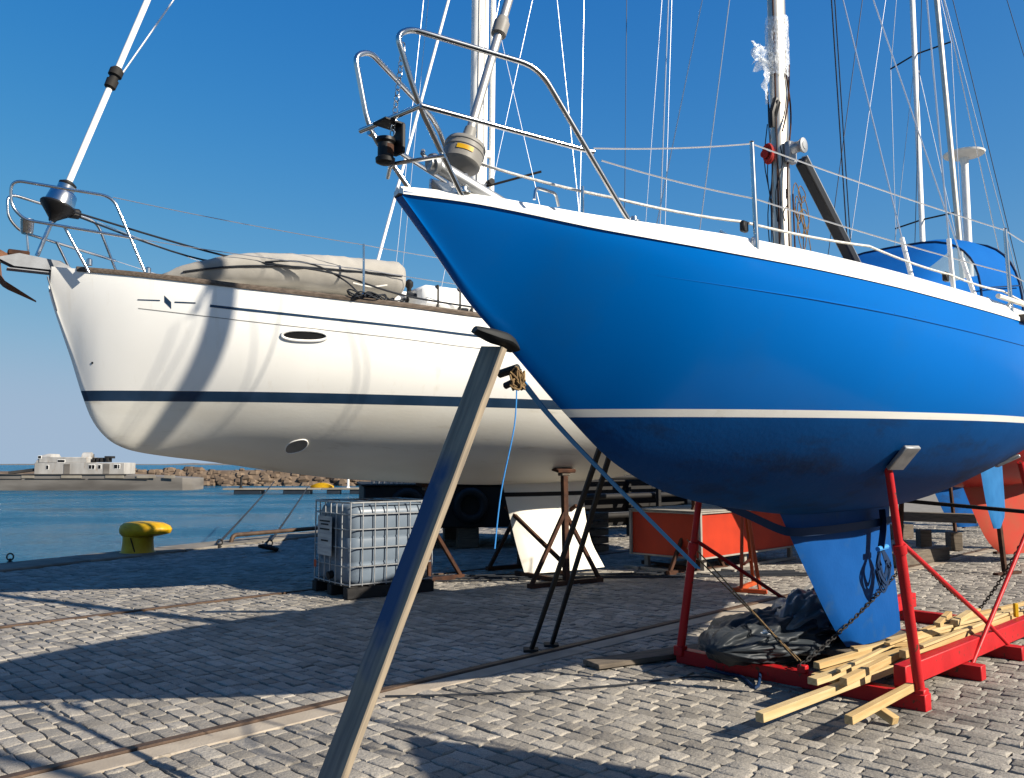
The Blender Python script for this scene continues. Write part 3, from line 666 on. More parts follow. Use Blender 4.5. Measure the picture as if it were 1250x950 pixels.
# standing rigging; white sleeves cover the bottle screws
def shroud(parent, p0, p1, r=.004, sleeve=0., material='wire', ext=1.):
    p0 = V(p0); p1 = V(p1); p1 = p0+(p1-p0)*ext
    o = MB().tube([p0, p1], r, 6).build('shroud', material, parent)
    if sleeve:
        d = (p1-p0).normalized(); MB().tube([p0+d*.05, p0+d*(.05+sleeve)], .015, 8).build('sleeve', 'white_paint', o)
    return o
CP = lambda u, s_, d=.10: (u, edge(u, s_, d), BLUE.zs(u)+.04)
shroud(blue, CP(3.49, -1, .06), (3.55, -.95, 7.45), .0055, .34)
shroud(blue, CP(3.10, -1, .09), (3.44, -.08, 7.3), .0045, .30)
shroud(blue, CP(3.86, -1, .09), (3.54, -.08, 7.3), .0045, .30)
shroud(blue, CP(3.49, 1, .06), (3.60, .95, 7.45), .0055, .34)
shroud(blue, CP(3.10, 1, .09), (3.44, .08, 7.3), .0045, .25)
shroud(blue, CP(3.95, 1, .09), (3.54, .08, 7.3), .0045, .25)
shroud(blue, (5.316, 0.350, 3.544), (4.627, 0.100, 5.600), .006, 0, 'dark_wire', 1.9)
shroud(blue, (5.384, 0.350, 3.555), (4.689, 0.100, 5.624), .005, 0, 'dark_wire', 1.9)
shroud(blue, (9.05, 0, 2.85), (3.62, 0, 12.5), .0045)
# spray hood
dg = empty('placeholder', (0, 0, 0)); bpy.data.objects.remove(dg)
hoops = [(4.55, .60, 2.93, 3.02), (5.05, .66, 2.92, 3.30), (5.5, .72, 2.92, 3.56), (5.95, .75, 2.92, 3.66), (6.35, .77, 2.92, 3.68)]
def hoop(u, w, z0, z1, k=20, sc=1.):
    out = []
    for j in range(k+1):
        a_ = math.pi*j/k; c = math.cos(a_); s_ = math.sin(a_)
        out.append((u, -w*sc*math.copysign(abs(c)**.55, c), z0+(z1-z0)*sc*s_**.75))
    return out
fu = pchip([h[0] for h in hoops], [h[1] for h in hoops]); fz0 = pchip([h[0] for h in hoops], [h[2] for h in hoops]); fz1 = pchip([h[0] for h in hoops], [h[3] for h in hoops])
m = MB(); US = [4.55+(6.35-4.55)*i/18 for i in range(19)]
full = [hoop(u, fu(u), fz0(u), fz1(u)) for u in US]
vs = [p for r_ in full for p in r_]; fs = []; win = []
for i in range(18):
    for j in range(20):
        f = (i*21+j, i*21+j+1, (i+1)*21+j+1, (i+1)*21+j)
        (win if (4 <= i <= 8 and (2 <= j <= 5 or 14 <= j <= 17)) else fs).append(f)
def used(fl):
    ids = sorted({i for f in fl for i in f}); mp_ = {i: k for k, i in enumerate(ids)}; return MB().add([vs[i] for i in ids], [tuple(mp_[i] for i in f) for f in fl])
hood = used(fs).build('spray_hood', 'canvas_blue', blue, 60)
for test in (lambda j: j < 8, lambda j: j > 11): used([f for f in win if test(f[0] % 21)]).build('hood_window', 'dodger_window', hood, 60)
hb = MB().tube(hoop(6.35, .775, 2.92, 3.687), .013, 8); hb.tube(hoop(5.45, .722, 2.92, 3.55), .008, 6); hb.build('hood_frame', 'strap_navy', hood)
MB().tube([(5.35, -.74, 3.05), (6.28, -.785, 3.20)], .006, 6).build('hood_seam', 'strap_navy', hood)
tube('boat_hook', [(3.95, -1.29, 2.715), (5.2, -1.335, 2.72)], .017, 'white_rope', blue, 8)
cw = MB().lathe([(.05, 0), (.05, .05), (.038, .06), (.036, .11), (.05, .13), (.048, .14)], 16, Matrix.Translation((7.2, -.62, 2.87))); cw.build('cockpit_winch', 'steel', blue)
wt = MB(); wt.beam((4.26, -1.33, 2.60), (4.5, -1.33, 2.60), .06, .05); wt.build('chafe_pad', 'old_wood', blue)

# ------------------------------------------------------------ white sailing yacht
WO = Vector((-4.92, 9.02, 0)); WA = R(33.7)
white = empty('white_sailboat', WO, WA, 'large white sailing yacht with a dark blue waterline stripe, behind the timber prop', 'sailboat')
wm = hull_mesh(WHITE, 150, 30, .05, 1.8).mesh('hull', 'white_gelcoat', 60)
zt_, zb_ = (0, 0, 2.385), (0, 0, 2.275); upn = (0, 0, 1)
cut(wm, 'topsides', [zt_], [upn], [True], 'white_gelcoat', white)
cut(wm, 'waterline_stripe', [zt_, zb_], [upn, upn], [False, True], 'navy_stripe', white)
cut(wm, 'underbody', [zb_], [upn], [False], 'white_antifoul', white)
hull_strip(WHITE, 1.42, 9.5, lambda u: WHITE.zs(u)-.235, lambda u: WHITE.zs(u)-.262, .003, 90).build('pinstripe', 'navy_stripe', white)
hull_strip(WHITE, .78, 9.5, lambda u: WHITE.zs(u)-.345-.01*min(u, 4), lambda u: WHITE.zs(u)-.352-.01*min(u, 4), .003, 90).build('moulding_line', 'grey_plastic', white)
(lu, lz) = (1.038, 3.303)
hull_strip(WHITE, lu-.27, lu-.07, lambda u: lz+.02-.03*(u-lu), lambda u: lz+.008-.03*(u-lu), .003, 6, 1).build('emblem_bar', 'navy_stripe', white)
hull_strip(WHITE, lu+.06, lu+.25, lambda u: lz+.010-.03*(u-lu), lambda u: lz-.004-.03*(u-lu), .003, 6, 1).build('emblem_bar', 'navy_stripe', white)
dm = MB(); dm.add([hull_point(WHITE, lu+a_, lz+c_, -1, .003)[0] for a_, c_ in ((-.035, .07), (.03, .0), (.035, -.07), (-.03, .0))], [(0, 1, 2, 3)]); dm.build('emblem_diamond', 'navy_stripe', white)
def oval(name, uz, ra, rb, material, parent, off=.006, ring=None, tilt_=0.):
    c, n_ = hull_point(WHITE, uz[0], uz[1], -1, 0); pts = []
    for k in range(28):
        a_ = 2*math.pi*k/28; ca, sa = math.cos(a_), math.sin(a_); du = ra*math.copysign(abs(ca)**.8, ca); dz_ = rb*math.copysign(abs(sa)**.9, sa)
        pts.append((uz[0]+du*math.cos(tilt_)-dz_*math.sin(tilt_), uz[1]+du*math.sin(tilt_)+dz_*math.cos(tilt_)))
    m = MB(); m.add([hull_point(WHITE, u, z, -1, off)[0] for u, z in pts]+[hull_point(WHITE, uz[0], uz[1], -1, off)[0]], [(k, (k+1) % 28, 28) for k in range(28)])
    o = m.build(name, material, parent)
    if ring: MB().tube([hull_point(WHITE, u, z, -1, off)[0] for u, z in pts], ring, 8, closed=True).build('frame', 'white_paint', o)
    return o
uz = (2.338, 2.986)
oval('portlight', uz, .225, .055, 'dark_void', white, .004, .016)
uz2 = (2.520, 1.806)
oval('thruster_tunnel', uz2, .11, .072, 'grey_plastic', white, .004, .006, .25)
uz3 = (0.419, 2.675)
MB().lathe([(.012, -.004), (.012, .004)], 10, Matrix.Translation(hull_point(WHITE, uz3[0], uz3[1], -1, .003)[0]) @ hull_point(WHITE, uz3[0], uz3[1])[1].to_track_quat('Z', 'Y').to_matrix().to_4x4()).build('drain_fitting', 'black_plastic', white)
# teak toe rail
tr = MB()
for s_ in (-1, 1):
    rings = []
    for i in range(91):
        u = .22+(12-.22)*i/90; w = WHITE.ws(u); z = WHITE.zs(u)
        rings.append([(u, s_*(w+.014), z-.028), (u, s_*(w+.018), z+.004), (u, s_*(w+.004), z+.026), (u, s_*(w-.05), z+.026), (u, s_*(w-.055), z-.03)])
    tr.loft(rings)
tr.build('toe_rail', 'teak', white)
deck(WHITE, .0, .04, .10).build('deck', 'white_deck', white)
cab = MB(); rings = []
for u, w, z in ((2.2, .30, 3.50), (2.6, .62, 3.62), (3.6, .95, 3.74), (5.5, 1.15, 3.83), (8.5, 1.25, 3.88)):
    rings.append([(u, -w, 3.2), (u, -w*.96, z-.12), (u, -w*.84, z-.03), (u, 0, z+.06), (u, w*.84, z-.03), (u, w*.96, z-.12), (u, w, 3.2)])
cab.loft(rings).build('cabin', 'white_deck', white)
kf = [(5.74, 1.40), (5.81, 1.10), (6.00, .42), (6.13, .05)]; kb = [(7.26, 1.40), (7.22, 1.05), (7.33, .50), (7.60, .05)]
foil(kf, kb, .24, 16, 14).build('keel', 'white_antifoul', white)
foil([(5.745, 1.205), (5.755, 1.145)], [(7.275, 1.205), (7.265, 1.145)], .262, 16, 3).build('keel_joint', 'dark_void', white)
foil([(10.3, 2.0), (10.5, .75)], [(10.9, 2.0), (10.85, .75)], .10, 12, 6).build('rudder', 'white_antifoul', white)
# pulpit
pp = MB()
for s_ in (-1, 1):
    pp.tube(fillet([(.86, s_*.62, 3.56), (.50, s_*.55, 4.405), (-.42, s_*.26, 4.50), (-.40, s_*.24, 4.23), (-.28, s_*.27, 4.10), (.72, s_*.60, 3.98)], .12, 7), .0155, 10)
    pp.tube([(.32, s_*.42, 3.60), (.08, s_*.36, 4.06)], .0155, 10)
    for q in ((.86, .62), (.32, .42)): pp.lathe([(.03, 0), (.03, .06), (.017, .07)], 10, Matrix.Translation((q[0], s_*q[1], WHITE.zs(q[0])+.03)))
pp.build('pulpit', 'steel', white)
WF = V((-.13, 0, 3.80)); WT = V((5.35, 0, 21.2))
def wstay(z): return WF.lerp(WT, (z-WF.z)/(WT.z-WF.z))
WFM = (WT-WF).normalized().to_track_quat('Z', 'Y').to_matrix().to_4x4()
MB().tube([wstay(4.5), wstay(20.9)], .034, 12).build('forestay_foil', 'mast_white', white)
k_ = .86
sw = MB().lathe([(.040, -.14), (.062, -.12), (.066, -.03), (.050, -.02), (.050, .02), (.075, .03), (.075, .10), (.05, .13), (.036, .14)], 18, Matrix.Translation(wstay(5.92)) @ WFM).build('furler_swivel', 'dark_steel', white)
HA = wstay(5.98)+V((.06, -.02, 0)); MB().tube([HA, HA+(V((1.133, -0.050, 7.002))-HA)*5], .010, 6).build('halyard', 'wire', white)
fd = MB().lathe([(.04, -.23), (.05, -.20), (.12, -.13), (.205, -.05), (.215, -.02), (.205, .0), (.18, .006), (.165, .03), (.15, .15), (.135, .165), (.10, .19), (.098, .26), (.105, .27), (.105, .30), (.06, .33), (.04, .34)], 26, Matrix.Translation(wstay(4.38)) @ WFM @ Matrix.Scale(k_, 4)).build('furler_drum', 'black_plastic', white)
MB().lathe([(.172, .006), (.168, .03), (.154, .15), (.139, .168), (.103, .192), (.101, .262)], 26, Matrix.Translation(wstay(4.382)) @ WFM @ Matrix.Scale(k_*1.03, 4)).build('drum_housing', 'steel', fd)
MB().box((.20, -.0, 4.31), (.14, .10, .10), None, .03).build('line_guide', 'black_plastic', fd)
tg = MB().tube([wstay(3.80), wstay(4.24)], .022, 8); tg.beam(wstay(3.82), wstay(4.0), .07, .016); tg.build('stay_toggle', 'steel', white)
# bow roller, anchor, lamp can
rl = MB()
for s_ in (-1, 1): rl.prism([(-.50, 3.72), (-.30, 3.79), (.10, 3.75), (.20, 3.69), (.18, 3.65), (-.34, 3.65)], .010, Matrix.Translation((0, s_*.075, 0)) @ Matrix.Rotation(R(90), 4, 'X'))
rl.box((-.1, 0, 3.625), (.6, .14, .012), None, .003); rl.build('bow_roller', 'dull_steel', white)
MB().lathe([(.05, -.06), (.032, -.02), (.032, .02), (.05, .06)], 14, Matrix.Translation((-.50, 0, 3.70)) @ Matrix.Rotation(R(90), 4, 'X')).build('roller_wheel', 'black_plastic', white)
an = MB(); an.beam((.10, 0, 3.74), (-.46, -.02, 3.76), .03, .06); an.beam((-.44, -.02, 3.80), (-.58, -.03, 3.50), .03, .08)
an.loft([[(-.56, -.04, 3.74), (-.56, .0, 3.74), (-.46, -.02, 3.70)], [(-.54, -.24, 3.60), (-.54, .18, 3.60), (-.44, -.03, 3.54)], [(-.42, -.21, 3.46), (-.42, .15, 3.46), (-.38, -.03, 3.40)], [(-.12, -.05, 3.31), (-.12, -.02, 3.31), (-.12, -.035, 3.295)]])
an.beam((-.52, -.20, 3.66), (-.50, .14, 3.66), .03, .05)
tag(an.build('anchor', 'anchor_rust', white), 'rusty plough anchor in the bow roller')
MB().box((-.30, 0, 3.80), (.20, .10, .06), None, .01).build('anchor_lock', 'rust', white)
lc = MB().lathe([(.05, 0), (.062, .02), (.066, .14), (.070, .145), (.070, .155), (.02, .158)], 20, Matrix.Translation((-.235, 0, 4.02))); lc.tube([(-.21, 0, 3.80), (-.235, 0, 4.03)], .012, 8); lc.build('lamp_can', 'steel', white)
MB().beam((-.03, -.062, 3.58), (.075, -.066, 3.22), .008, .05, up=(0, 1, 0)).build('stem_plate', 'dull_steel', white)
# stanchions, lifelines
WS = [2.95, 5.0, 7.2, 9.4]
for s_ in (-1, 1):
    T = [(.50, s_*.55, 4.40)]; M2 = [(.72, s_*.60, 3.98)]
    for u in WS:
        w = WHITE.ws(u)-.06; z = WHITE.zs(u)+.03
        q = MB().tube([(u, s_*w, z), (u, s_*(w-.02), z+.62)], .0135, 8); q.lathe([(.028, 0), (.028, .05), (.016, .07)], 10, Matrix.Translation((u, s_*w, z))); q.build('stanchion', 'steel', white)
        T.append((u, s_*(w-.02), z+.61)); M2.append((u, s_*(w-.01), z+.33))
    for L_ in (T, M2):
        m = MB()
        for p, q in zip(L_[:-1], L_[1:]): m.tube(sag(p, q, .02, 8), .0048, 5)
        m.build('lifeline', 'wire', white)
fr = MB(); P = [(.20, -.10, 4.30), (1.6, -.85, 3.86), (2.6, -1.30, 3.72), (3.5, -1.55, 3.50), (5.0, -1.8, 3.4)]
fr.tube(smooth(P, 8), .011, 6); fr.tube(smooth([(.20, -.08, 4.27), (1.4, -.7, 3.82), (2.3, -1.2, 3.82), (2.75, -1.33, 3.66), (2.95, -1.42, 3.46)], 8), .010, 6); fr.build('furling_line', 'dark_rope', white)
fr = MB(); rr = random.Random(8)
for k in range(9):
    c = V((2.85+rr.uniform(0, .5), -(1.42+rr.uniform(0, .14)), 3.45+rr.uniform(0, .04))); fr.tube(smooth([c+V((.10*math.cos(t)*1.4, .05*math.sin(t), .03*math.sin(2*t+k))) for t in [2*math.pi*j/8 for j in range(8)]], 3, True), .009, 5, closed=True)
fr.build('rope_tangle', 'dark_rope', white)
# mast and rigging
wmast = spar([(5.30, 0, 3.3), (5.38, 0, 10), (5.45, 0, 21.5)], .135, .10, 24).build('mast', 'mast_white', white)
gr = MB()
for y_, x_ in ((-.088, -.068), (-.098, .03)): gr.beam((5.30+x_, y_, 3.9), (5.38+x_, y_, 10), .012, .012)
gr.build('mast_groove', 'grey_plastic', wmast)
spn = MB().tube([(5.545, -.0, 4.55), (5.60, -.0, 10.0)], .040, 12); spn.build('stowed_pole', 'mast_white', wmast)
for z in (4.62, 5.25, 6.05): MB().box((5.47, -.01, z), (.16, .07, .10), None, .015).build('pole_bracket', 'mast_white', wmast)
mw = MB()
for z, x_ in ((4.95, 5.44), (5.6, 5.45)): mw.lathe([(.04, 0), (.04, .05), (.03, .06), (.045, .10)], 14, Matrix.Translation((x_, -.09, z)) @ Matrix.Rotation(R(90), 4, 'X'))
mw.build('mast_winch', 'dark_steel', wmast)
mbar = MB().tube([(5.42, -.05, 5.55), (6.05, -.55, 5.75)], .018, 8); mbar.build('mast_bar', 'dark_steel', wmast)
MB().tube([(3.62, -.05, 3.70), (5.42, 0, 10.4), (5.44, 0, 10.5)], [.022, .022, .02], 8).build('inner_forestay', 'mast_white', white)
def wsh(p0, p1, r=.0045, ext=1.3, mt='wire'):
    p0 = V(p0); p1 = V(p1); MB().tube([p0, p0+(p1-p0)*ext], r, 6).build('shroud', mt, white)
cpw = (5.55, -1.78, 3.36)
wsh(cpw, (5.373, -0.500, 7.634)); wsh((5.7, -1.80, 3.36), (6.007, -1.600, 7.798)); wsh((5.9, -1.82, 3.36), (5.930, -1.100, 8.007)); wsh((6.0, 1.8, 3.36), (7.273, 1.400, 9.596))
wsh((5.5, 1.78, 3.36), (6.664, 1.500, 9.452)); wsh((4.9, 1.75, 3.36), (5.037, 1.000, 8.711)); wsh((4.75, 1.70, 3.36), (5.057, 1.200, 8.811), .005)
wsh((8.4, -.5, 3.9), (8.716, -0.500, 9.157), .005); wsh((8.3, .3, 3.9), (8.363, 0.200, 9.375), .006, 1.3, 'dark_wire'); wsh((9.2, 1.0, 3.6), (9.560, 0.600, 9.935), .005)
# things lying on the white deck
def rr_ring(c, ry, rz, n=20, p=.75):
    return [(c[0], c[1]+ry*math.copysign(abs(math.cos(a_))**p, math.cos(a_)), c[2]+rz*math.copysign(abs(math.sin(a_))**p, math.sin(a_))) for a_ in [2*math.pi*k/n for k in range(n)]]
def w2(p): 
    ca, sa = math.cos(WA), math.sin(WA); return V((WO.x+p[0]*ca-p[1]*sa, WO.y+p[0]*sa+p[1]*ca, p[2]))
DL = (1.0, -.62, 3.58); dinghy = empty('covered_dinghy', w2(DL), WA+R(-7.5), 'rolled inflatable dinghy in a pale grey cover on the foredeck of the white yacht', 'dinghy')
m = MB(); rings = []
prof = [(0, .02, .03, .02), (.12, .09, .07, .05), (.4, .20, .13, .10), (.8, .27, .18, .16), (1.3, .30, .205, .20), (1.9, .31, .215, .215), (2.45, .30, .215, .22), (2.62, .29, .205, .22), (2.66, .24, .16, .22)]
for i in range(41):
    x = 2.66*i/40; ry = pchip([q[0] for q in prof], [q[1] for q in prof])(x); rz = pchip([q[0] for q in prof], [q[2] for q in prof])(x); zc = pchip([q[0] for q in prof], [q[3] for q in prof])(x)
    ring = []
    for p in rr_ring((x, 0, zc), ry, rz, 28, .85):
        d = .018*mnoise.noise(V((p[0]*4, p[1]*9, p[2]*9)))+.012*mnoise.noise(V((p[0]*14, p[1]*6, p[2]*6))); ring.append((p[0], p[1]*(1+d*3), p[2]+d))
    rings.append(ring)
m.loft(rings).build('cover', 'dinghy_cloth', dinghy, 70)
sb = MB(); pts = []
for i in range(3, 40):
    x = 2.66*i/40; ry = pchip([q[0] for q in prof], [q[1] for q in prof])(x); zc = pchip([q[0] for q in prof], [q[3] for q in prof])(x); pts.append((x, -ry*1.03-.004, zc-.0))
sb.tube(pts, .010, 6); sb.build('seam_band', 'dark_rope', dinghy)
tube('grab_rope', smooth([(2.0, -.31, .08), (2.2, -.335, .05), (2.4, -.325, .09)], 6), .010, 'white_rope', dinghy, 6)
lr_ = empty('life_raft', w2((4.12, -1.20, 3.42)), WA, 'white life raft canister with dark straps on the deck of the white yacht', 'life raft')
MB().box((0, 0, .15), (.78, .44, .27), None, .05).build('canister', 'white_paint', lr_)
for x in (-.20, .10, .27):
    MB().box((x, 0, .15), (.03, .452, .285), None, .05).build('strap', 'black_plastic', lr_)
hw = MB().lathe([(.05, 0), (.05, .02), (.03, .05), (.028, .16), (.05, .19), (.05, .24), (.02, .27)], 14); tag(hw.build('deck_winch', 'black_plastic', None, loc=w2((3.75, -1.0, 3.56))), 'small black winch post between the covered dinghy and the life raft', 'winch')
cb = MB(); cb.tube(smooth([(0, 0, .0), (.25, -.06, -.06), (.5, -.15, -.11), (.72, -.2, -.17)], 6), .025, 8); tag(cb.build('rope_bundle', 'dark_rope', None, loc=w2((3.62, -1.2, 3.62)), rot=(0, 0, WA)), 'black rope bundle trailing down beside the life raft', 'rope')

# ------------------------------------------------------------ red cradle of the blue yacht (same axes as the yacht)
cr_ = empty('boat_cradle', BO, BA, 'red steel cradle of beams and slanted posts under the blue yacht', 'boat cradle')
def cpart(name, m, material='red_paint'): return m.build(name, material, cr_)
for u, v0, v1 in ((3.65, -.85, 1.10), (4.78, -.82, .85), (5.73, -.82, .85), (6.9, -.85, 1.0)):
    m = MB().box((u, (v0+v1)/2, .055), (.10, v1-v0, .11), None, .005); o = cpart('cross_beam', m)
for v in (-.66, .62):
    m = MB().box((5.40, v, .185), (3.45, .085, .145), None, .006); cpart('long_beam', m)
posts = [((3.65, -.80, .10), (3.380, -0.756, 1.627)), ((3.62, 1.07, .10), (3.62, .84, 1.46)), ((6.88, -.82, .10), (5.95, -.80, 1.62)), ((6.88, .95, .10), (6.0, .82, 1.55))]
for k, (p0, p1) in enumerate(posts):
    p0 = V(p0); p1 = V(p1); m = MB().tube([p0, p0.lerp(p1, .62)], .034, 12); m.tube([p0.lerp(p1, .60), p1], .026, 12); m.lathe([(.042, -.03), (.044, 0), (.042, .03)], 12, Matrix.Translation(p0.lerp(p1, .62)) @ (p1-p0).to_track_quat('Z', 'Y').to_matrix().to_4x4())
    m.box(p0+V((0, 0, .0)), (.085, .085, .08), None, .008); o = cpart('post', m)
    s_ = -1 if p1.y < 0 else 1; hp, n_ = hull_point(BLUE, p1.x, p1.z+.03, s_, .022); q = MB().box((0, 0, 0), (.20, .15, .03), Matrix.Translation(hp) @ n_.to_track_quat('Z', 'X').to_matrix().to_4x4(), .006); q.box((0, 0, -.03), (.06, .05, .05), Matrix.Translation(hp) @ (-n_).to_track_quat('Z', 'X').to_matrix().to_4x4() @ Matrix.Translation((0, 0, .06)), .006); q.build('pad', 'galv', o)
B0 = V(posts[0][0]).lerp(V(posts[0][1]), .66)
cpart('brace', MB().tube([B0, (5.182, -0.700, 0.390), (5.788, -0.700, 0.082)], .017, 10))
A0 = V(posts[2][0]).lerp(V(posts[2][1]), .70)
cpart('brace', MB().tube([A0, (4.888, -0.700, 0.076)], .017, 10))
cpart('brace', MB().tube([V(posts[1][0]).lerp(V(posts[1][1]), .66), (5.0, .66, .26)], .017, 10))
cpart('brace', MB().tube([V(posts[3][0]).lerp(V(posts[3][1]), .66), (5.2, .66, .26)], .017, 10))
m = MB().beam((5.99, .86, 1.30), (6.23, -.84, 1.18), .035, .035); tag(cpart('tie_bar', m, 'dark_steel'), 'dark tie bar between the aft posts')
for u, y_, w in ((3.80, .78, .10), (4.6, .18, .08)): cpart('lug', MB().box((u, y_, .17), (w, .10, .12), None, .006))
cpart('lug', MB().box((3.605, .0, .135), (.05, .07, .06), None, .006)); cpart('lug', MB().box((6.9, -.1, .14), (.06, .08, .07), None, .006))
m = MB().box((4.80, 0, .15), (1.2, .34, .055), None, .008); cpart('keel_bed', m, 'old_wood'); cpart('keel_bed', MB().box((4.9, -.20, .16), (1.3, .05, .07), None, .004))
LUG = (3.60, .0, .17); LUG2 = (6.88, -.1, .18)
cpart('chain', chain(LUG, (5.0, -.13, .72), .03), 'dark_steel'); 
m = MB(); m.tube([(3.60, .01, .19), (3.66, 1.02, .92)], .006, 6); m.tube([(3.59, .03, .19), (3.64, 1.0, .99)], .006, 6); cpart('lashing_rope', m, 'rope_tan'); cpart('chain', chain((3.60, .05, .21), (3.63, .40, .48), .01), 'dark_steel')
cpart('chain', chain(LUG2, (6.15, -.80, 1.08), .05), 'dark_steel'); cpart('chain', chain(LUG2, (5.3, -.06, .95), .06), 'dark_steel')

# straps
def strap(name, pts, w, material, label, cat='strap', parent=None, up=(0, 0, 1), th=.003):
    m = MB(); P = smooth(pts, 6); rings = []
    for i, p in enumerate(P):
        t = (P[min(i+1, len(P)-1)]-P[max(i-1, 0)]).normalized(); s_ = t.cross(V(up)); s_ = s_.normalized() if s_.length > 1e-4 else V((1, 0, 0)); n_ = s_.cross(t)
        rings.append([p+n_*w/2+s_*th/2, p+n_*w/2-s_*th/2, p-n_*w/2-s_*th/2, p-n_*w/2+s_*th/2])
    return tag(m.loft(rings).build(name, material, parent), label, cat)
def b2(p): ca, sa = math.cos(BA), math.sin(BA); return V((BO.x+p[0]*ca-p[1]*sa, BO.y+p[0]*sa+p[1]*ca, p[2]))
ks = empty('keel_strap', b2((4.2, 0, 1.1)), 0, 'dark blue webbing strap around the keel top, its loose end coiled and hanging', 'strap')
def kstrap(pts, w, mt='strap_navy', **kw):
    o = strap('webbing', [b2(p)-V(ks.location) for p in pts], w, mt, None, None, ks, **kw); return o
kstrap([(3.62, .80, 1.34), (3.50, .35, 1.22), (3.40, .05, 1.14), (3.44, -.06, 1.12), (3.75, -.125, 1.12), (4.45, -.135, 1.13), (5.0, -.12, 1.15)], .06)
kstrap([(4.68, -.15, 1.24), (4.67, -.16, 1.10), (4.62, -.155, .93)], .12, up=(0, 1, 0))
for k, (a_, h) in enumerate(((.05, .28), (.09, .34), (.03, .22), (.07, .31), (.11, .27))):
    kstrap([(4.59+.015*k, -.15, .94), (4.57-a_, -.165-.008*k, .94-h*.5), (4.6, -.165-.008*k, .94-h), (4.64+a_, -.17, .94-h*.55), (4.63, -.155, .94)], .026, 'strap_navy', th=.007)
MB().tube([b2((4.53, -.17, .935))-V(ks.location), b2((4.70, -.17, .945))-V(ks.location)], .02, 8).build('tie', 'strap_blue', ks)
strap('bow_strap', [(0.008, 4.360, 2.078), (0.360, 5.050, 1.729), (1.353, 6.350, 0.846)], .042, 'strap_blue', 'light blue webbing strap slanting from the timber prop down to the red cradle', th=.006, up=(.6, -.7, 0))
tag(tube('hanging_cord', smooth([(0.025, 4.360, 2.036), (0.012, 4.350, 1.794), (-0.054, 4.350, 1.465), (-0.086, 4.340, 1.181)], 6), .0035, 'strap_blue', None, 6), 'thin blue cord hanging beside the timber prop', 'cord')
tag(tube('loose_strap', smooth([(1.525, 6.923, 0.010), (1.625, 6.728, 0.012), (1.726, 6.635, 0.010), (1.765, 6.339, 0.012), (2.025, 7.152, 0.120), (2.167, 7.492, 0.200)], 6), .012, 'strap_navy', None, 6), 'dark blue loose strap hanging over the front red beam onto the cobbles', 'strap')

# ------------------------------------------------------------ timber prop under the blue bow
pf = V((-0.869, 3.877, 0.000)); ptp = V((-0.090, 4.240, 2.176))
ax = (ptp-pf).normalized(); wdir = V((.70, -.71, 0)); wdir = (wdir-ax*wdir.dot(ax)).normalized(); nd = wdir.cross(ax)
MPl = Matrix(((wdir.x, nd.x, ax.x, pf.x), (wdir.y, nd.y, ax.y, pf.y), (wdir.z, nd.z, ax.z, pf.z), (0, 0, 0, 1)))
prop = empty('timber_prop', pf, 0, 'long weathered timber prop smeared with blue paint, leaning against the blue bow', 'prop')
ln = (ptp-pf).length
pl = MB(); rings = []; rr = random.Random(2)
for i in range(25):
    z = ln*i/24; w = .084+rr.uniform(-.0012, .0012); t = .019+rr.uniform(-.0008, .0008); c = .006
    rings.append([(-w+c, -t, z), (w-c, -t, z), (w, -t+c, z), (w, t-c, z), (w-c, t, z), (-w+c, t, z), (-w, t-c, z), (-w, -t+c, z)])
plank = pl.loft(rings).build('plank', 'plank_painted', prop, 30); plank.matrix_local = Matrix.Translation(-pf) @ MPl
# rubber folded over the plank head, against the stem
def onb(u, y, z): return b2((u, y, z))-pf
rb = MB(); path = smooth([(-0.181, 4.100, 2.248), (-0.139, 4.120, 2.235), (-0.084, 4.160, 2.221), (-0.028, 4.210, 2.208), (0.008, 4.260, 2.170)], 4); rr2 = pchip([0, .25, .55, .8, 1], [.016, .027, .036, .034, .018]); rings = []
for k, p in enumerate(path):
    t = k/(len(path)-1); tn = (path[min(k+1, len(path)-1)]-path[max(k-1, 0)]).normalized(); sd_ = tn.cross(V((0, 0, 1))).normalized(); up2 = sd_.cross(tn); r_ = rr2(t)
    rings.append([p-pf+up2*r_*math.sin(a_)+sd_*(.035+.4*r_)*math.cos(a_)*(1.1 if math.sin(a_) < 0 else .9) for a_ in [2*math.pi*q/18 for q in range(18)]])
rb.loft(rings).build('rubber_pad', 'rubber', prop, 60)
rb = MB(); rb.tube([onb(.69, -.07, 2.08), onb(.69, .06, 2.06)], .022, 10); rb.tube([onb(.72, -.06, 2.03), onb(.72, .05, 2.0)], .018, 10); rb.build('rubber_roll', 'rubber', prop)
kn = MB(); rr = random.Random(4); c0 = b2((.69, -.07, 2.02))-pf
for k in range(9): kn.tube(smooth([c0+V((rr.uniform(-.04, .04), rr.uniform(-.03, .03), rr.uniform(-.05, .06))) for _ in range(5)], 4, True), .006, 5, closed=True)
kn.build('knot', 'rope_tan', prop)

# two-legged prop on the far side of the blue bow
far = empty('leg_prop', (0.250, 7.664, 0.000), 0, 'pair of thin dark shoring legs leaning behind the blue bow', 'prop'); fo = V(far.location)
for a_, c_ in (((0.162, 7.565, 0.000), (0.639, 5.950, 1.707)), ((0.347, 7.766, 0.000), (0.730, 6.050, 1.709))):
    q = MB(); q.beam(V(a_)-fo, V(c_)-fo+V((0, 0, .10)), .034, .034); q.box(V(a_)-fo+V((0, 0, .012)), (.13, .13, .024), None, .004); q.build('leg', 'dark_steel', far)

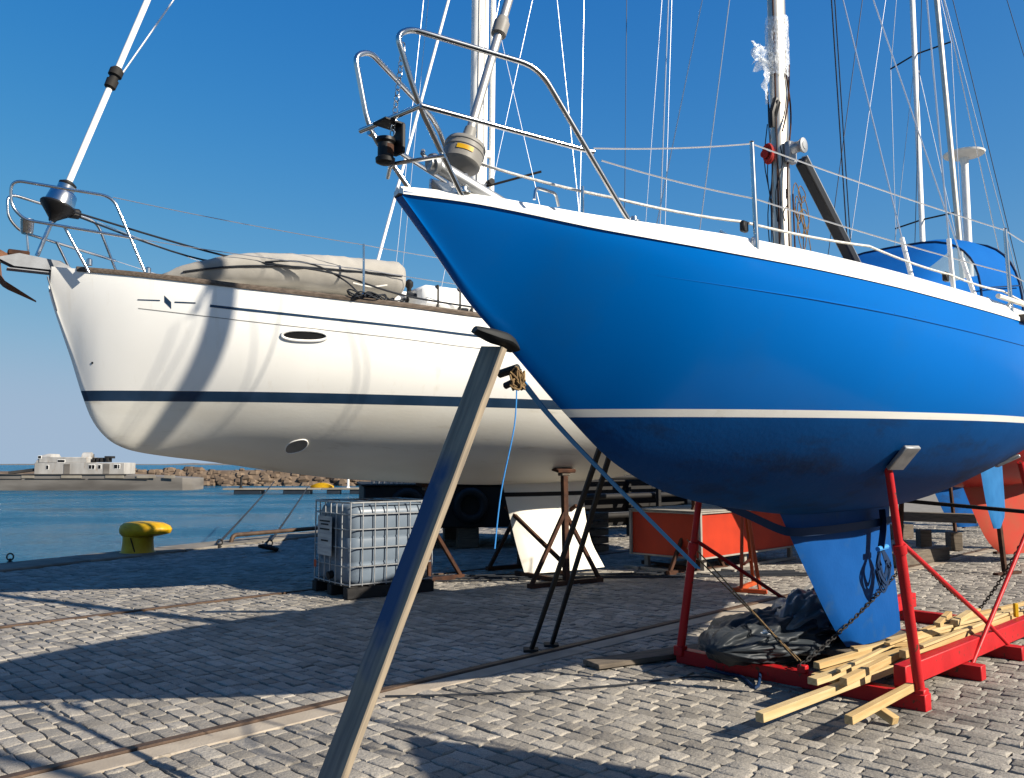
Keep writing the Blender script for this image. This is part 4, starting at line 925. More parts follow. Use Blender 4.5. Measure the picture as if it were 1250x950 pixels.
# ------------------------------------------------------------ rusty stands under the white yacht
def stand(u, y, rz, label, zt):
    root = empty('boat_stand', w2((u, y, 0)), WA+rz, label, 'boat stand', 'rusty stands under the white yacht')
    MB().beam((0, 0, .05), (.02, .06, zt-.10), .075, .075, up=(0, 1, 0)).build('post', 'rust', root)
    for s_ in (-1, 1): MB().beam((s_*.56, 0, .05), (.0, .03, zt*.62), .05, .05, up=(0, 1, 0)).build('leg', 'rust', root)
    MB().box((0, 0, .03), (1.22, .09, .06), None, .005).build('base_bar', 'rust', root)
    MB().beam((0, 0, .25), (-.25, 1.1, 1.0), .05, .05).build('diagonal', 'rust', root)
    MB().beam((0, .0, .04), (.0, 1.2, .04), .06, .06).build('foot', 'rust', root)
    p = MB(); p.box((0, 0, 0), (.30, .16, .05), Matrix.Translation((.02, .07, zt-.035)) @ Matrix.Rotation(R(12), 4, 'X'), .008); p.build('pad', 'rust', root)
    MB().box((0, 0, 0), (.14, .10, .06), Matrix.Translation((.02, .065, zt-.085)), .01).build('pad_block', 'old_wood', root)
stand(6.15, -.95, 0, 'rusty braced stand in front of the white keel', 1.56)
stand(4.75, .30, R(10), 'rusty stand half hidden behind the timber prop, right of the tank', 1.36)
stand(6.7, .95, math.pi, 'rusty stand on the far side of the white keel', 1.56)
stand(8.6, -.95, 0, 'rusty stand aft of the white keel, behind the blue bow', 1.60)

# ------------------------------------------------------------ tank in a wire cage
ib = empty('tank_cage', (-1.945, 10.338, 0.000), R(37), 'white liquid tank in a steel wire cage on a dark pallet', 'tank')
pal = MB()
for y in (.06, .5, .94): pal.box((.6, y, .07), (1.2, .12, .13), None, .005)
for x in (.08, .34, .6, .86, 1.12): pal.box((x, .5, .143), (.11, 1.0, .018), None, .003)
pal.build('pallet', 'dark_steel', ib)
tk_ = MB(); rings = []
def sq(z, inset, r_, n=6):
    out = []
    for cx, cy, a0 in ((1.17-inset-r_, .97-inset-r_, 0), (.03+inset+r_, .97-inset-r_, 90), (.03+inset+r_, .03+inset+r_, 180), (1.17-inset-r_, .03+inset+r_, 270)):
        for k in range(n+1): a_ = R(a0+90*k/n); out.append((cx+r_*math.cos(a_), cy+r_*math.sin(a_), z))
    return out
for z, i_ in ((.155, .06), (.17, .025), (.22, .01), (.40, .006), (.42, .014), (.44, .006), (.70, .004), (.72, .013), (.74, .004), (1.02, .008), (1.08, .03), (1.11, .07)): rings.append(sq(z, i_, .13))
tk_.loft(rings).build('tank', 'plastic_tank', ib, 60)
MB().lathe([(.09, 0), (.09, .03), (.08, .04)], 20, Matrix.Translation((.6, .5, 1.11))).build('lid', 'black_plastic', ib)
MB().tube([(-.02, .5, .24), (.08, .5, .26)], .05, 12).build('valve', 'black_plastic', ib)
cg = MB()
for z in (.17, .38, .60, .82, 1.0): cg.tube(sq(z, -.024, .07, 4), .009, 6, closed=True)
cg.tube(sq(1.14, -.024, .06, 4), .012, 6, closed=True)
for k in range(8):
    x = .03+1.14*k/7
    for y in (.006, .994): cg.tube([(x, y, .15), (x, y, 1.14)], .009, 6)
for k in range(1, 6):
    y = .03+.94*k/6
    for x in (.006, 1.194): cg.tube([(x, y, .15), (x, y, 1.14)], .009, 6)
for x in (.35, .85): cg.tube([(x, 0, 1.14), (x, 1.0, 1.14)], .011, 6)
cg.build('cage', 'galv', ib)
lbp = MB().box((-.026, .60, .72), (.004, .40, .48), None, .001); tag(lbp.build('label_plate', 'label_paper', ib), 'grey printed label plate')
MB().box((-.028, .86, .36), (.004, .07, .09), None, .001).build('hazard_label', 'orange_paint', ib)
for z, w in ((.90, .30), (.86, .22), (.80, .28), (.66, .2)): MB().box((-.0295, .60, z), (.003, w, .02), None, .0005).build('label_print', 'dark_steel', ib)

# ------------------------------------------------------------ quay furniture
bo = empty('mooring_bollard', (-6.734, 15.671, 0.000), R(-8), 'yellow mushroom mooring bollard on the quay edge', 'bollard')
MB().lathe([(.36, -.03), (.36, .02), (.30, .03), (.275, .06), (.26, .20), (.26, .36)], 28).build('shaft', 'yellow_paint', bo)
MB().box((.0, 0, -.01), (.85, .7, .03), None, .01).build('base_plate', 'coping', bo)
m = MB(); rings = []
for z, a_, c_, ox in ((.30, .24, .24, 0), (.33, .36, .29, .07), (.37, .46, .32, .13), (.44, .48, .33, .14), (.50, .45, .31, .13), (.55, .36, .25, .10), (.575, .18, .12, .06)):
    rings.append([(ox+a_*math.cos(2*math.pi*k/32), c_*math.sin(2*math.pi*k/32), z) for k in range(32)])
m.loft(rings).build('cap', 'yellow_paint', bo, 50)
tube('painted_band', [(.10, -.25, .04), (.02, -.275, .30)], .012, 'rust', bo, 6)
hr = empty('quay_hand_rail', (-5.696, 17.593, 0.000), 0, 'low bent pipe rail along the quay edge behind the mooring ropes', 'rail'); ho = V(hr.location)
pe = V((-3.920, 20.294, 0.000))
MB().tube(fillet([(0, 0, -.05), (.03, .05, .17), pe-ho+V((0, 0, .17)), pe-ho+V((.02, .05, -.05))], .10), .045, 10).build('pipe', 'rail_steel', hr)
MB().tube([((pe-ho)*.85)+V((0, 0, -.04)), ((pe-ho)*.85)+V((0, 0, .16))], .035, 8).build('support', 'rail_steel', hr)
def ring_bolt(p, label):
    r_ = empty('mooring_ring', p, 0, label, 'ring'); r_.scale = (.55,)*3
    MB().lathe([(.08, 0), (.08, .03), (.04, .05), (.035, .12)], 12).build('base', 'dark_steel', r_)
    MB().tube([(.10*math.cos(t), 0, .17+.10*math.sin(t)) for t in [2*math.pi*k/16 for k in range(16)]], .022, 8, closed=True).build('ring', 'dark_steel', r_)
ring_bolt((-8.205, 14.248, 0.000), 'small steel mooring ring on the quay edge at the far left'); ring_bolt((-5.677, 16.902, 0.000), 'steel mooring ring where the longer rope is tied'); ring_bolt((-4.661, 16.737, 0.000), 'steel mooring ring where the shorter rope is tied')
for a_, c_, nm in (((-5.649, 16.900, 0.126), (-10.986, 40.000, 0.807), 'dark mooring rope running from the quay to the pontoon, left of two'), ((-4.761, 17.200, 0.100), (-8.957, 38.000, 0.632), 'dark mooring rope running from the quay over the water, right of two')):
    tag(tube('mooring_rope', sag(a_, c_, .03, 14), .024, 'dark_rope', None, 6), nm, 'rope')
tag(tube('chain_heap', smooth([V((-4.443, 15.958, 0.030))+V((.12*math.cos(k*1.9), .25*math.sin(k*2.3), .05*(k % 3))) for k in range(9)], 4), .035, 'dark_steel', None, 6), 'heap of dark chain at the foot of the shorter mooring rope', 'chain')

# ------------------------------------------------------------ loose timber on the cradle
def batten(p0, p1, w, h, label, material, roll=0.):
    p0 = V(p0); p1 = V(p1); d = p1-p0; o = MB().box((d.length/2, 0, 0), (d.length, w, h), None, .003).build('timber_batten', material, None)
    x = d.normalized(); M = x.to_track_quat('X', 'Z').to_matrix().to_4x4(); o.matrix_world = Matrix.Translation(p0) @ M @ Matrix.Rotation(roll, 4, 'X')
    return tag(o, label, 'timber', 'sawn battens lying on the red cradle')
def bt(u0, y0, z0, u1, y1, z1, w, h, label, material='pine', roll=0.): batten(b2((u0, y0, z0)), b2((u1, y1, z1)), w, h, label, material, roll)
bt(2.28, -.43, .145, 5.6, -.50, .165, .055, .055, 'longest pine batten, its end jutting out in front of the red beam', 'pine_pale')
bt(2.62, -.80, .14, 3.62, -.755, .145, .05, .05, 'short pine batten jutting out beside the front red post', 'pine')
bt(3.05, -.36, .205, 6.1, -.48, .225, .07, .045, 'broad pine batten lying across the middle of the pile', 'pine_pale')
bt(3.15, -.52, .215, 5.2, -.36, .225, .05, .05, 'pine batten crossing over the longest one', 'pine')
bt(3.30, -.25, .165, 5.7, -.24, .165, .06, .05, 'pine batten nearest the blue keel, low in the pile', 'pine')
bt(3.38, -.33, .155, 6.6, -.42, .155, .05, .05, 'long pine batten under the broad one', 'pine')
bt(4.30, -.33, .275, 6.5, -.52, .27, .06, .05, 'pine batten on top of the pile towards the stern', 'pine_pale')
bt(4.0, -.55, .265, 6.9, -.56, .235, .05, .055, 'long pine batten beside the port beam', 'pine')
bt(3.42, -.20, .22, 4.6, -.34, .25, .05, .045, 'short pine batten at the keel end of the pile', 'pine')
bt(4.9, -.28, .235, 6.3, -.26, .235, .07, .04, 'flat pine batten behind the keel', 'pine_pale')
bt(5.05, -.40, .31, 5.75, -.24, .30, .05, .05, 'stub of pine lying askew on top', 'pine')
bt(5.25, -.46, .315, 5.9, -.36, .305, .06, .05, 'second stub of pine lying askew on top', 'pine_pale')
bt(3.16, -.84, .035, 3.20, -.68, .09, .06, .05, 'small wood block propping the short jutting batten', 'pine')
extra = ['thin pine lath lying over the front of the pile', 'thin pine lath lying along the port beam', 'thin pine lath slanting across the middle of the pile', 'short pine offcut lying crosswise near the keel', 'pine lath sticking out at the stern end of the pile', 'thin pine lath tucked under the topmost batten']
for (u0, y0, z0, u1, y1, z1, w_, h_), lab in zip(((3.25, -.44, .255, 4.9, -.30, .262, .035, .02), (4.2, -.60, .30, 6.6, -.545, .285, .04, .02), (3.9, -.26, .262, 5.9, -.52, .30, .035, .022), (4.05, -.16, .24, 4.45, -.44, .262, .05, .025), (5.3, -.30, .285, 7.2, -.44, .262, .05, .03), (4.1, -.40, .30, 6.2, -.33, .30, .045, .02)), extra): bt(u0, y0, z0, u1, y1, z1, w_, h_, lab, 'pine_pale' if w_ < .045 else 'pine')
tag(MB().box((0, 0, .06), (.035, .035, .12), None, .006).build('level_marker', 'yellow_paint', None, loc=b2((6.25, -.62, .262))), 'small bright yellow block standing on the cradle beam', 'block')

# ------------------------------------------------------------ tarpaulin bundle beside the keel
tp = empty('tarp_bundle', b2((4.35, .52, .11)), BA, 'crumpled dark grey tarpaulin bundle lying inside the cradle', 'tarpaulin')
def lump(L_, ry, rz, seed, amp, n1=80, n2=64, bias=1.):
    m = MB(); rings = []
    for i in range(n1+1):
        t = i/n1; x = L_*(t-.5); e_ = max(.03, (1-abs(2*t-1)**3.2))**.5; ring = []
        for k in range(n2):
            a_ = 2*math.pi*k/n2; y = ry*e_*math.cos(a_); z = rz*e_*math.sin(a_)
            q = V((x*2.2+seed, y*3.2, z*3.2)); w_ = mnoise.noise(V((x*1.1, seed, a_*.4)))
            d = amp*(.7*mnoise.noise(q)+.75*(.45-abs(mnoise.noise(V((x*1.6+w_, math.cos(a_)*2.6+w_, math.sin(a_)*2.6+seed))))*2.2)+.45*(.4-abs(mnoise.noise(V((x*4.5, math.cos(a_)*4.5+x, math.sin(a_)*4.5-seed))))*1.8)+.12*mnoise.noise(q*6))
            ring.append((x+d*.15, y*(1+d*1.6), max(z*(1+d*1.8)+rz*.72, -.005)))
        rings.append(ring)
    return m.loft(rings)
lump(2.2, .36, .18, 3, .23, 130, 110).build('sheet', 'tarp', tp, 170)
o = lump(1.2, .22, .22, 9, .24, 90, 80).build('sheet', 'clear_sheet', tp, 170); o.location = (.18, -.06, .03); o.rotation_euler = (0, 0, .2)
o = lump(.22, .07, .085, 21, .4, 20, 16).build('bag', 'white_bag', tp, 50); o.location = (-.72, .22, .06); o.rotation_euler = (0, .5, 1.1)
o = lump(.26, .06, .07, 27, .4, 20, 16).build('bag', 'white_bag', tp, 50); o.location = (-.66, -.16, .10); o.rotation_euler = (0, .7, 1.4)
# grooved boards sticking out of the bundle
gb = empty('grooved_panel', b2((5.05, .62, .42)), BA, 'pale slotted panel sticking out of the tarpaulin behind the keel', 'panel')
for k in range(5): MB().box((.0, -.16+.08*k, .0), (.75, .05, .03), Matrix.Rotation(R(-16), 4, 'Y'), .004).build('slat', 'grey_plastic', gb)
for x in (-.3, .3): MB().box((x, 0, -.025), (.05, .42, .02), Matrix.Rotation(R(-16), 4, 'Y'), .004).build('crossbar', 'grey_plastic', gb)
bd = MB().box((0, 0, 0), (1.3, .22, .04), None, .004); tag(bd.build('old_board', 'old_wood', None, loc=V((1.184, 7.267, 0.030)), rot=(0, 0, R(30))), 'dark old board on the cobbles left of the red cradle', 'board')
tag(tube('cable_on_paving', smooth([(-0.873, 6.076, 0.012), (-0.369, 6.119, 0.012), (0.319, 6.249, 0.012), (0.800, 6.385, 0.012), (1.385, 6.626, 0.012), (1.654, 6.480, 0.012)], 8), .007, 'dark_rope', None, 6), 'thin dark cable lying across the cobbles in front of the red cradle', 'cable')
cbm = MB(); rr = random.Random(12)
for k in range(5):
    y0 = 11.9+.13*k; cbm.tube(smooth([(-1.6+1.0*j+rr.uniform(-.2, .2), y0+.09*j*1.2+rr.uniform(-.07, .07), .014) for j in range(7)], 6), .011, 5)
tag(cbm.build('hose_bundle', 'dark_rope'), 'dark hoses lying along the paving below the white keel', 'hose')

# ------------------------------------------------------------ orange stand behind the cradle
os_ = empty('orange_stand', (2.864, 10.923, 0.000), R(25), 'orange steel boat stand behind the tarpaulin, left of the blue keel', 'boat stand')
for a_, c_ in (((0, 0, .03), (.30, .30, 1.15)), ((.16, -.16, .03), (.34, .28, 1.15)), ((.62, .5, .03), (.36, .32, 1.1))): MB().beam(a_, c_, .04, .04).build('leg', 'orange_paint', os_)
MB().beam((-.05, .05, .03), (.65, .5, .03), .06, .05).build('base_bar', 'orange_paint', os_); MB().beam((-.05, .1, .03), (.22, -.22, .03), .06, .05).build('base_bar', 'orange_paint', os_)
MB().beam((.05, .0, .35), (.5, .42, .35), .03, .03).build('crossbar', 'orange_paint', os_)

# ------------------------------------------------------------ red box on skids
rx = empty('red_container', (2.728, 12.588, 0.000), R(45), 'red panelled storage box with pale edges on white skids', 'container')
W_, L_ = 1.25, 3.0
MB().box((L_/2, W_/2, .56), (L_-.03, W_-.03, .66), None, .004).build('body', 'red_panel', rx)
ed = MB()
for x in (0, L_):
    for y in (0, W_): ed.box((x, y, .56), (.045, .045, .68), None, .006)
for z in (.235, .885):
    for y in (0, W_): ed.box((L_/2, y, z), (L_-.06, .035, .025), None, .005)
    for x in (0, L_): ed.box((x, W_/2, z), (.035, W_-.06, .025), None, .005)
ed.build('edge_frame', 'edge_trim', rx)
MB().box((L_/2, W_/2, .912), (L_+.05, W_+.05, .02), None, .005).build('lid', 'edge_trim', rx)
for x in (.25, 1.4, 2.9):
    for y in (.12, W_-.12): MB().box((x, y, .12), (.07, .07, .2), None, .004).build('leg', 'edge_trim', rx)
for y in (.12, W_-.12): MB().box((L_/2, y, .022), (L_+.1, .08, .044), None, .004).build('skid', 'edge_trim', rx)
for x in (.04, .7): MB().box((x, W_/2, .022), (.07, W_+.3, .04), None, .004).build('skid', 'edge_trim', rx)

# ------------------------------------------------------------ other yachts laid up behind, plus an unseen one added for its shadow
def yacht(loc, ang, h, mats, label, mast_u, mast_h, scale=1., rake=0., name='laid_up_sailboat', stripe=(1.86, 1.90), extra=None, keel=True):
    root = empty(name, loc, ang, label, 'sailboat', 'yachts laid up behind the blue one'); root.scale = (scale,)*3
    me = hull_mesh(h, 60, 14, .03).mesh('hull', mats[0], 60)
    cut(me, 'topsides', [(0, 0, stripe[1])], [(0, 0, 1)], [True], mats[0], root); cut(me, 'boot_stripe', [(0, 0, stripe[1]), (0, 0, stripe[0])], [(0, 0, 1)]*2, [False, True], 'white_gelcoat', root); cut(me, 'underbody', [(0, 0, stripe[0])], [(0, 0, 1)], [False], mats[1], root)
    deck(h, .01, .03, .05, 30).build('deck', 'white_deck', root); gunwale(h, gun, .05, k=30).build('gunwale', 'white_deck', root)
    if keel:
        foil([(3.6, 1.30), (3.9, .8), (4.3, .30), (4.6, .14)], [(5.9, 1.30), (5.9, 1.0), (5.75, .35), (5.4, .14)], .2, 12, 12).build('keel', mats[2], root)
        foil([(7.5, 2.0), (7.7, .7)], [(8.2, 2.0), (8.15, .7)], .07, 8, 5).build('rudder', mats[2], root)
    mo = spar([(mast_u, 0, 2.6), (mast_u+math.tan(rake)*mast_h, 0, 2.6+mast_h)], .072 if extra != 'grey' else .05, .055 if extra != 'grey' else .042, 16).build('mast', 'mast_white' if extra != 'grey' else 'aluminium', root)
    return root, mo
red, rmast = yacht((4.0, 11.9, 0), R(30), BLUE, ('red_hull', 'red_hull', 'orange_antifoul'), 'red hulled yacht laid up behind the blue one, its keel showing under the blue stern', 4.05, 12.5, 1., R(-4.5), extra='grey')
for p0, p1, sl_ in (((4.05, -1.15, 2.7), (3.4, -.1, 10.5), .3), ((4.05, 1.15, 2.7), (3.4, .1, 10.5), .3), ((.25, 0, 2.85), (3.1, 0, 15.), .0), ((9.0, 0, 2.8), (3.1, 0, 15.), 0)): shroud(red, p0, p1, .006, sl_, 'dark_wire')
gy, gmast = yacht((6.42, 18.0, 0), R(30), BLUE, ('white_gelcoat', 'blue_antifoul', 'blue_antifoul'), 'white yacht laid up farthest back with a white mast and dark spreaders', 3.75, 14, 1.0)
for z, a_ in ((11.4, .80), (7.35, .84)):
    q = MB()
    for s_ in (-1, 1): q.tube([(3.75, 0, z), (3.95, s_*a_, z+.02)], .02, 8)
    q.build('spreader', 'dark_steel', gmast)
for p0, p1, sl_ in (((3.8, -1.2, 2.7), (3.95, -.84, 7.37), .3), ((3.8, 1.2, 2.7), (3.95, .84, 7.37), .3), ((3.95, -.84, 7.37), (3.95, -.8, 11.42), 0), ((3.95, .84, 7.37), (3.95, .8, 11.42), 0), ((3.95, .8, 11.42), (3.8, .05, 16.), 0), ((3.95, -.8, 11.42), (3.8, -.05, 16.), 0), ((.25, 0, 2.85), (3.75, 0, 16.4), .3), ((3.3, 1.1, 2.7), (3.75, .05, 11.), .3), ((4.5, -1.1, 2.7), (3.8, -.05, 11.), .3), ((9.0, 0, 2.8), (3.8, 0, 16.4), 0)): shroud(gy, p0, p1, .008, sl_)
mz = MB().tube([(5.55, 0, 2.6), (5.55, 0, 9.2)], [.10, .085], 14); mzo = mz.build('radar_pole', 'mast_white', gy)
MB().lathe([(.09, -.25), (.11, -.08), (.46, .0), (.48, .04), (.40, .06)], 24, Matrix.Translation((5.55, 0, 9.25))).build('radar_platform', 'mast_white', mzo)
ny, nmast = yacht((3.5, 3.0, 0), R(-50), BLUE, ('white_gelcoat', 'blue_antifoul', 'blue_antifoul'), 'unseen white yacht added right of the camera, its bow shading the cobbles at the bottom', 3.6, 11, 1.)  # out of frame, put in so its bow shadow falls on the near cobbles
npul = MB()
for s_ in (-1, 1): npul.tube(fillet([(.225, s_*.21, 2.82), (-.12, s_*.2, 3.48), (.5, s_*.42, 3.45), (1.06, s_*.5, 2.77)], .1), .0135, 8)
npul.build('pulpit', 'steel', ny)
for u, y in ((3.2, -.75), (3.2, .75), (6.2, -.75), (6.2, .75)):
    q = MB().beam((u, y*1.15, 0), (u, y, 1.62), .06, .06, up=(0, 1, 0)); q.beam((u-.3, y*1.2, .02), (u+.3, y*1.2, .02), .08, .04); q.build('cradle_post', 'rust', red)
    q = MB().beam((u, y*1.15, 0), (u, y, 1.62), .06, .06, up=(0, 1, 0)); q.build('cradle_post', 'rust', gy)
    q = MB().beam((u, y*1.15, 0), (u, y, 1.62), .06, .06, up=(0, 1, 0)); q.build('cradle_post', 'rust', ny)
# old sleepers and blocks on the ground between the yachts
for k, (px, rz, sz, lab) in enumerate((((6.596, 14.176, 0.100), 40, (1.9, .22, .22), 'dark wooden sleeper lying behind the front red post'), ((9.206, 18.956, 0.300), -35, (1.7, .2, .2), 'grey wooden beam resting on blocks behind the blue rudder'), ((7.629, 18.611, 0.150), 20, (2.2, .3, .3), 'stack timber lying in the shade behind the blue keel'))):
    o = MB().box((0, 0, 0), sz, None, .012).build('wooden_sleeper', 'old_wood', None, loc=px, rot=(0, 0, R(rz))); tag(o, lab, 'timber'); o.location.z = sz[2]/2 if k != 1 else .45
for p in ((7.999, 16.902, 0.000), (8.260, 16.263, 0.000)): tag(MB().box((0, 0, .17), (.22, .22, .34), None, .01).build('wooden_block', 'old_wood', None, loc=p), 'upright wooden block under the %s end of the grey beam behind the blue rudder' % ('left' if p[0] < 8.1 else 'right'), 'block', 'blocks under the grey beam')

# ------------------------------------------------------------ dark clutter in the shade beyond the white keel
fb = empty('work_raft', (-2.35, 16.6, 0), R(12), 'black steel work raft on blocks, loaded with gear, in the shade behind the tank', 'raft')
MB().box((1.55, .9, .80), (4.1, 2.6, .80), None, .03).build('hull', 'dark_steel', fb); MB().box((1.55, .9, 1.215), (4.2, 2.7, .03), None, .01).build('deck', 'dark_steel', fb)
for x in (.0, 1.5, 3.0):
    for y in (-.1, 1.9): MB().box((x, y, .2), (.4, .35, .4), None, .02).build('block', 'old_wood', fb)
for x in (.3, 1.5, 2.7): MB().tube([(x+.26*math.cos(t), -.46, .82+.26*math.sin(t)) for t in [2*math.pi*k/18 for k in range(18)]], .085, 10, closed=True).build('tyre_fender', 'rubber', fb)
rk = MB()
for k in range(9): rk.tube(fillet([(-.35+.10*k, -.3, 1.22), (-.35+.10*k, -.3, 1.36), (-.30+.10*k, .0, 1.36), (-.30+.1*k, .0, 1.22)], .05), .012, 6)
rk.build('rail_hoops', 'galv', fb)
def on_raft(x, y): ca, sa = math.cos(R(12)), math.sin(R(12)); return (-2.35+x*ca-y*sa, 16.6+x*sa+y*ca, 1.232)
cd = MB()
for k in range(6): cd.tube([(.0+.13*math.cos(t)*1.2, .07*(k-2.5), .165+.13*math.sin(t)) for t in [2*math.pi*j/18 for j in range(18)]], .035, 6, closed=True)
tag(cd.build('hose_coil', 'orange_paint', None, loc=on_raft(2.45, .3), rot=(0, 0, R(70))), 'orange coiled hose on the black raft', 'hose')
tag(lump(.9, .25, .10, 41, .5, 24, 18).build('gear_heap', 'old_wood', None, loc=on_raft(1.65, .3)), 'heap of brown gear lying on the black raft', 'gear')
tag(MB().lathe([(.0, 0), (.12, .02), (.14, .08), (.05, .13), (.025, .24)], 16).build('marker_buoy', 'yellow_paint', None, loc=on_raft(3.0, .3)), 'small orange-yellow marker buoy on the black raft', 'buoy')
mrk = empty('mast_rack', (1.3, 17.4, 0), R(38), 'dark steel rack of stored spars beyond the red box', 'rack')
for x in (0, 2.4, 4.8):
    for y in (0, .9): MB().box((x, y, .9), (.09, .09, 1.8), None, .006).build('upright', 'dark_steel', mrk)
    for z in (.45, .85, 1.25): MB().box((x, .45, z), (.07, 1.0, .06), None, .005).build('arm', 'dark_steel', mrk)
MB().box((2.4, .95, .75), (4.6, .03, 1.0), None, .005).build('back_sheet', 'dark_steel', mrk)
rr = random.Random(31); cR, sR = math.cos(R(38)), math.sin(R(38))
names_ = ['lowest', 'low', 'middle', 'upper', 'top']
kinds = [('dark_steel', 'black'), ('galv', 'silver'), ('dark_hull', 'dark blue')]
for lv, z in enumerate((.53, .93, 1.33)):
    for k in range(3):
        y = .15+.27*k; x0 = -1.2+rr.uniform(-.3, .3); x1 = 6.2+rr.uniform(-.5, 1); mt, nm = kinds[k]
        o = MB().tube([(x0, y, z), (x1, y, z+.0)], .045+.012*(k == 0), 10).build('stored_spar', mt, None, loc=(1.3, 17.4, 0), rot=(0, 0, R(38)))
        tag(o, '%s spar on the %s arms of the rack beyond the red box' % (nm, ('lowest', 'middle', 'top')[lv]), 'spar', 'spars stored on the rack')
dt = empty('dark_dinghy', (3.9, 19.3, .35), R(28), 'dark upturned workboat on trestles behind the red box', 'boat')
m = MB(); rings = []
for i in range(17):
    t = i/16; w = .85*(1-(1-min(1, t*1.6))**2)**.7+.02; hh = .62*(1-.25*t); rings.append([(4.4*t, w*math.cos(a_), hh*max(0, math.sin(a_))**.7) for a_ in [math.pi*k/14 for k in range(15)]])
m.loft(rings).build('hull', 'dark_hull', dt, 50)
for x in (.9, 3.4): MB().box((x, 0, -.17), (.1, 1.4, .34), None, .006).build('trestle', 'old_wood', dt)
for k, (x, y, s_, mt, lab) in enumerate(((3.4, 21.5, .55, 'white_paint', 'small white crate beyond the rack of spars'), (4.4, 22.6, .6, 'light_blue_paint', 'small light blue crate beyond the rack of spars'), (7.4, 23.5, .7, 'white_paint', 'white crate far behind the red box'))):
    c = MB(); c.box((0, 0, s_/2+.02), (s_*1.5, s_, s_), None, .02); c.box((0, 0, s_+.03), (s_*1.54, s_*1.04, .03), None, .006); tag(c.build('storage_crate', mt, None, loc=(x, y, 0), rot=(0, 0, R(20+30*k))), lab, 'crate')
    tr_ = MB()
cvb = empty('covered_motorboat', (1.0, 21.6, 0), R(35), 'motorboat under a black cover, deep in the shade beyond the spar rack', 'boat')
o = lump(5.2, 1.0, .55, 61, .10, 40, 30).build('cover', 'dark_steel', cvb, 80); o.location = (2.2, 0, .45)
for x in (.8, 3.4): MB().box((x, 0, .25), (.12, 1.5, .5), None, .01).build('trestle', 'old_wood', cvb)
for k, (x, y) in enumerate(((.62, 15.6), (1.25, 16.1))):
    ps = empty('pallet_stack', (x, y, 0), R(20+25*k), 'dark pallet stack behind the white keel, %s of two' % ('left' if k == 0 else 'right'), 'pallets', 'pallet stacks')
    for j in range(4+k): 
        q = MB()
        for yy in (-.35, 0, .35): q.box((0, yy, .06+.145*j), (.75, .08, .10), None, .004)
        for xx in (-.32, -.16, 0, .16, .32): q.box((xx, 0, .122+.145*j), (.12, .78, .02), None, .003)
        q.build('pallet', 'old_wood', ps)
sh = empty('harbour_shed', (30, 70, 0), R(-12), 'long grey harbour shed far behind the yachts', 'shed')
MB().box((0, 0, 2.2), (60, 12, 4.4), None, .02).build('wall', 'shed_wall', sh)
MB().prism([(-6.5, 4.41), (6.5, 4.41), (0, 6.4)], 61, Matrix.Rotation(R(90), 4, 'Z') @ Matrix.Rotation(R(90), 4, 'X')).build('roof', 'shed_roof', sh)
for k in range(9): MB().box((-26+6.5*k, -6.03, 1.6), (3, .08, 3.2), None, .01).build('door', 'barge_grey', sh)

# ------------------------------------------------------------ across the water
WZ = -1.35
bg_ = empty('moored_barge', (-53.6, 101, WZ), R(2), 'long grey barge with a white deckhouse moored across the water', 'barge'); bg_.scale = (.88, .9, .9)
m = MB(); rings = []
for x, w, zd in ((-34, 3.2, 2.0), (-20, 3.4, 2.0), (0, 3.4, 2.05), (8, 3.4, 2.0), (13, 3.3, 1.85), (18, 3.0, 1.6), (19, 2.4, 1.5)):
    rings.append([(x, -w, zd), (x, -w*1.0, .9), (x, -w*.94, -.4), (x, w*.94, -.4), (x, w, zd)])
m.loft(rings).build('hull', 'barge_grey', bg_, 25)
m = MB()
for x in (-34, -26, -18, -10, -2, 6): m.box((x+4, -3.43, 1.45), (7.6, .10, .10), None, .02)
m.box((-12, -3.44, 2.0), (46, .16, .16), None, .03); m.build('rubbing_strake', 'barge_dark', bg_)
for x, w_ in ((-3, 1.6), (2.5, 2.6), (8, 2.4), (12, 2.4), (15, 1.4)): MB().box((x+1.5, -3.44, 1.72), (w_, .05, .34), None, .01).build('side_panel', 'pontoon_wood', bg_)
hs_ = MB().box((4.2, 0, 2.75), (11.6, 3.6, 1.5), None, .05); dh = hs_.build('deckhouse', 'barge_white', bg_)
uh = MB().box((1.9, 0, 3.85), (6.2, 3.0, .72), None, .05); uh.build('upper_house', 'barge_white', bg_)
q = MB(); q.loft([[(x, -1.4, 3.5), (x, -1.4, 3.5+h*.7), (x, -1.0, 3.5+h), (x, 1.0, 3.5+h), (x, 1.4, 3.5+h*.7), (x, 1.4, 3.5)] for x, h in ((-1.6, .3), (-1.1, .95), (-.2, 1.15), (.2, 1.1))]); q.build('wheelhouse', 'barge_white', bg_)
q = MB().tube([(3.9, 0, 4.1), (4.9, 0, 4.1)], .75, 14); q.build('drum_housing', 'barge_white', bg_)
for x, w_, z in ((5.6, .34, 2.95), (6.0, .34, 2.95), (6.8, .34, 2.95), (8.9, .45, 3.0), (9.3, .2, 3.0), (1.7, .9, 3.7), (-1.1, .4, 4.2), (.1, .3, 2.9)):
    yy = -1.52 if z > 3.5 else -1.82; o = MB().box((x, yy, z), (w_, .06, .5 if z < 3.5 else .3), None, .01).build('window', 'dark_void', bg_)
    MB().box((x, yy+.012, z), (w_+.1, .05, (.5 if z < 3.5 else .3)+.1), None, .01).build('frame', 'white_paint', o)
for x in (7.7, 2.6): MB().box((x, -1.815, 2.7), (.8, .05, 1.25), None, .02).build('door', 'barge_grey', bg_)
q = MB(); 
for x in (5.4, 5.9, 6.4, 7.2): q.box((x, 0, 3.85), (.3, 1.2, .6), None, .03)
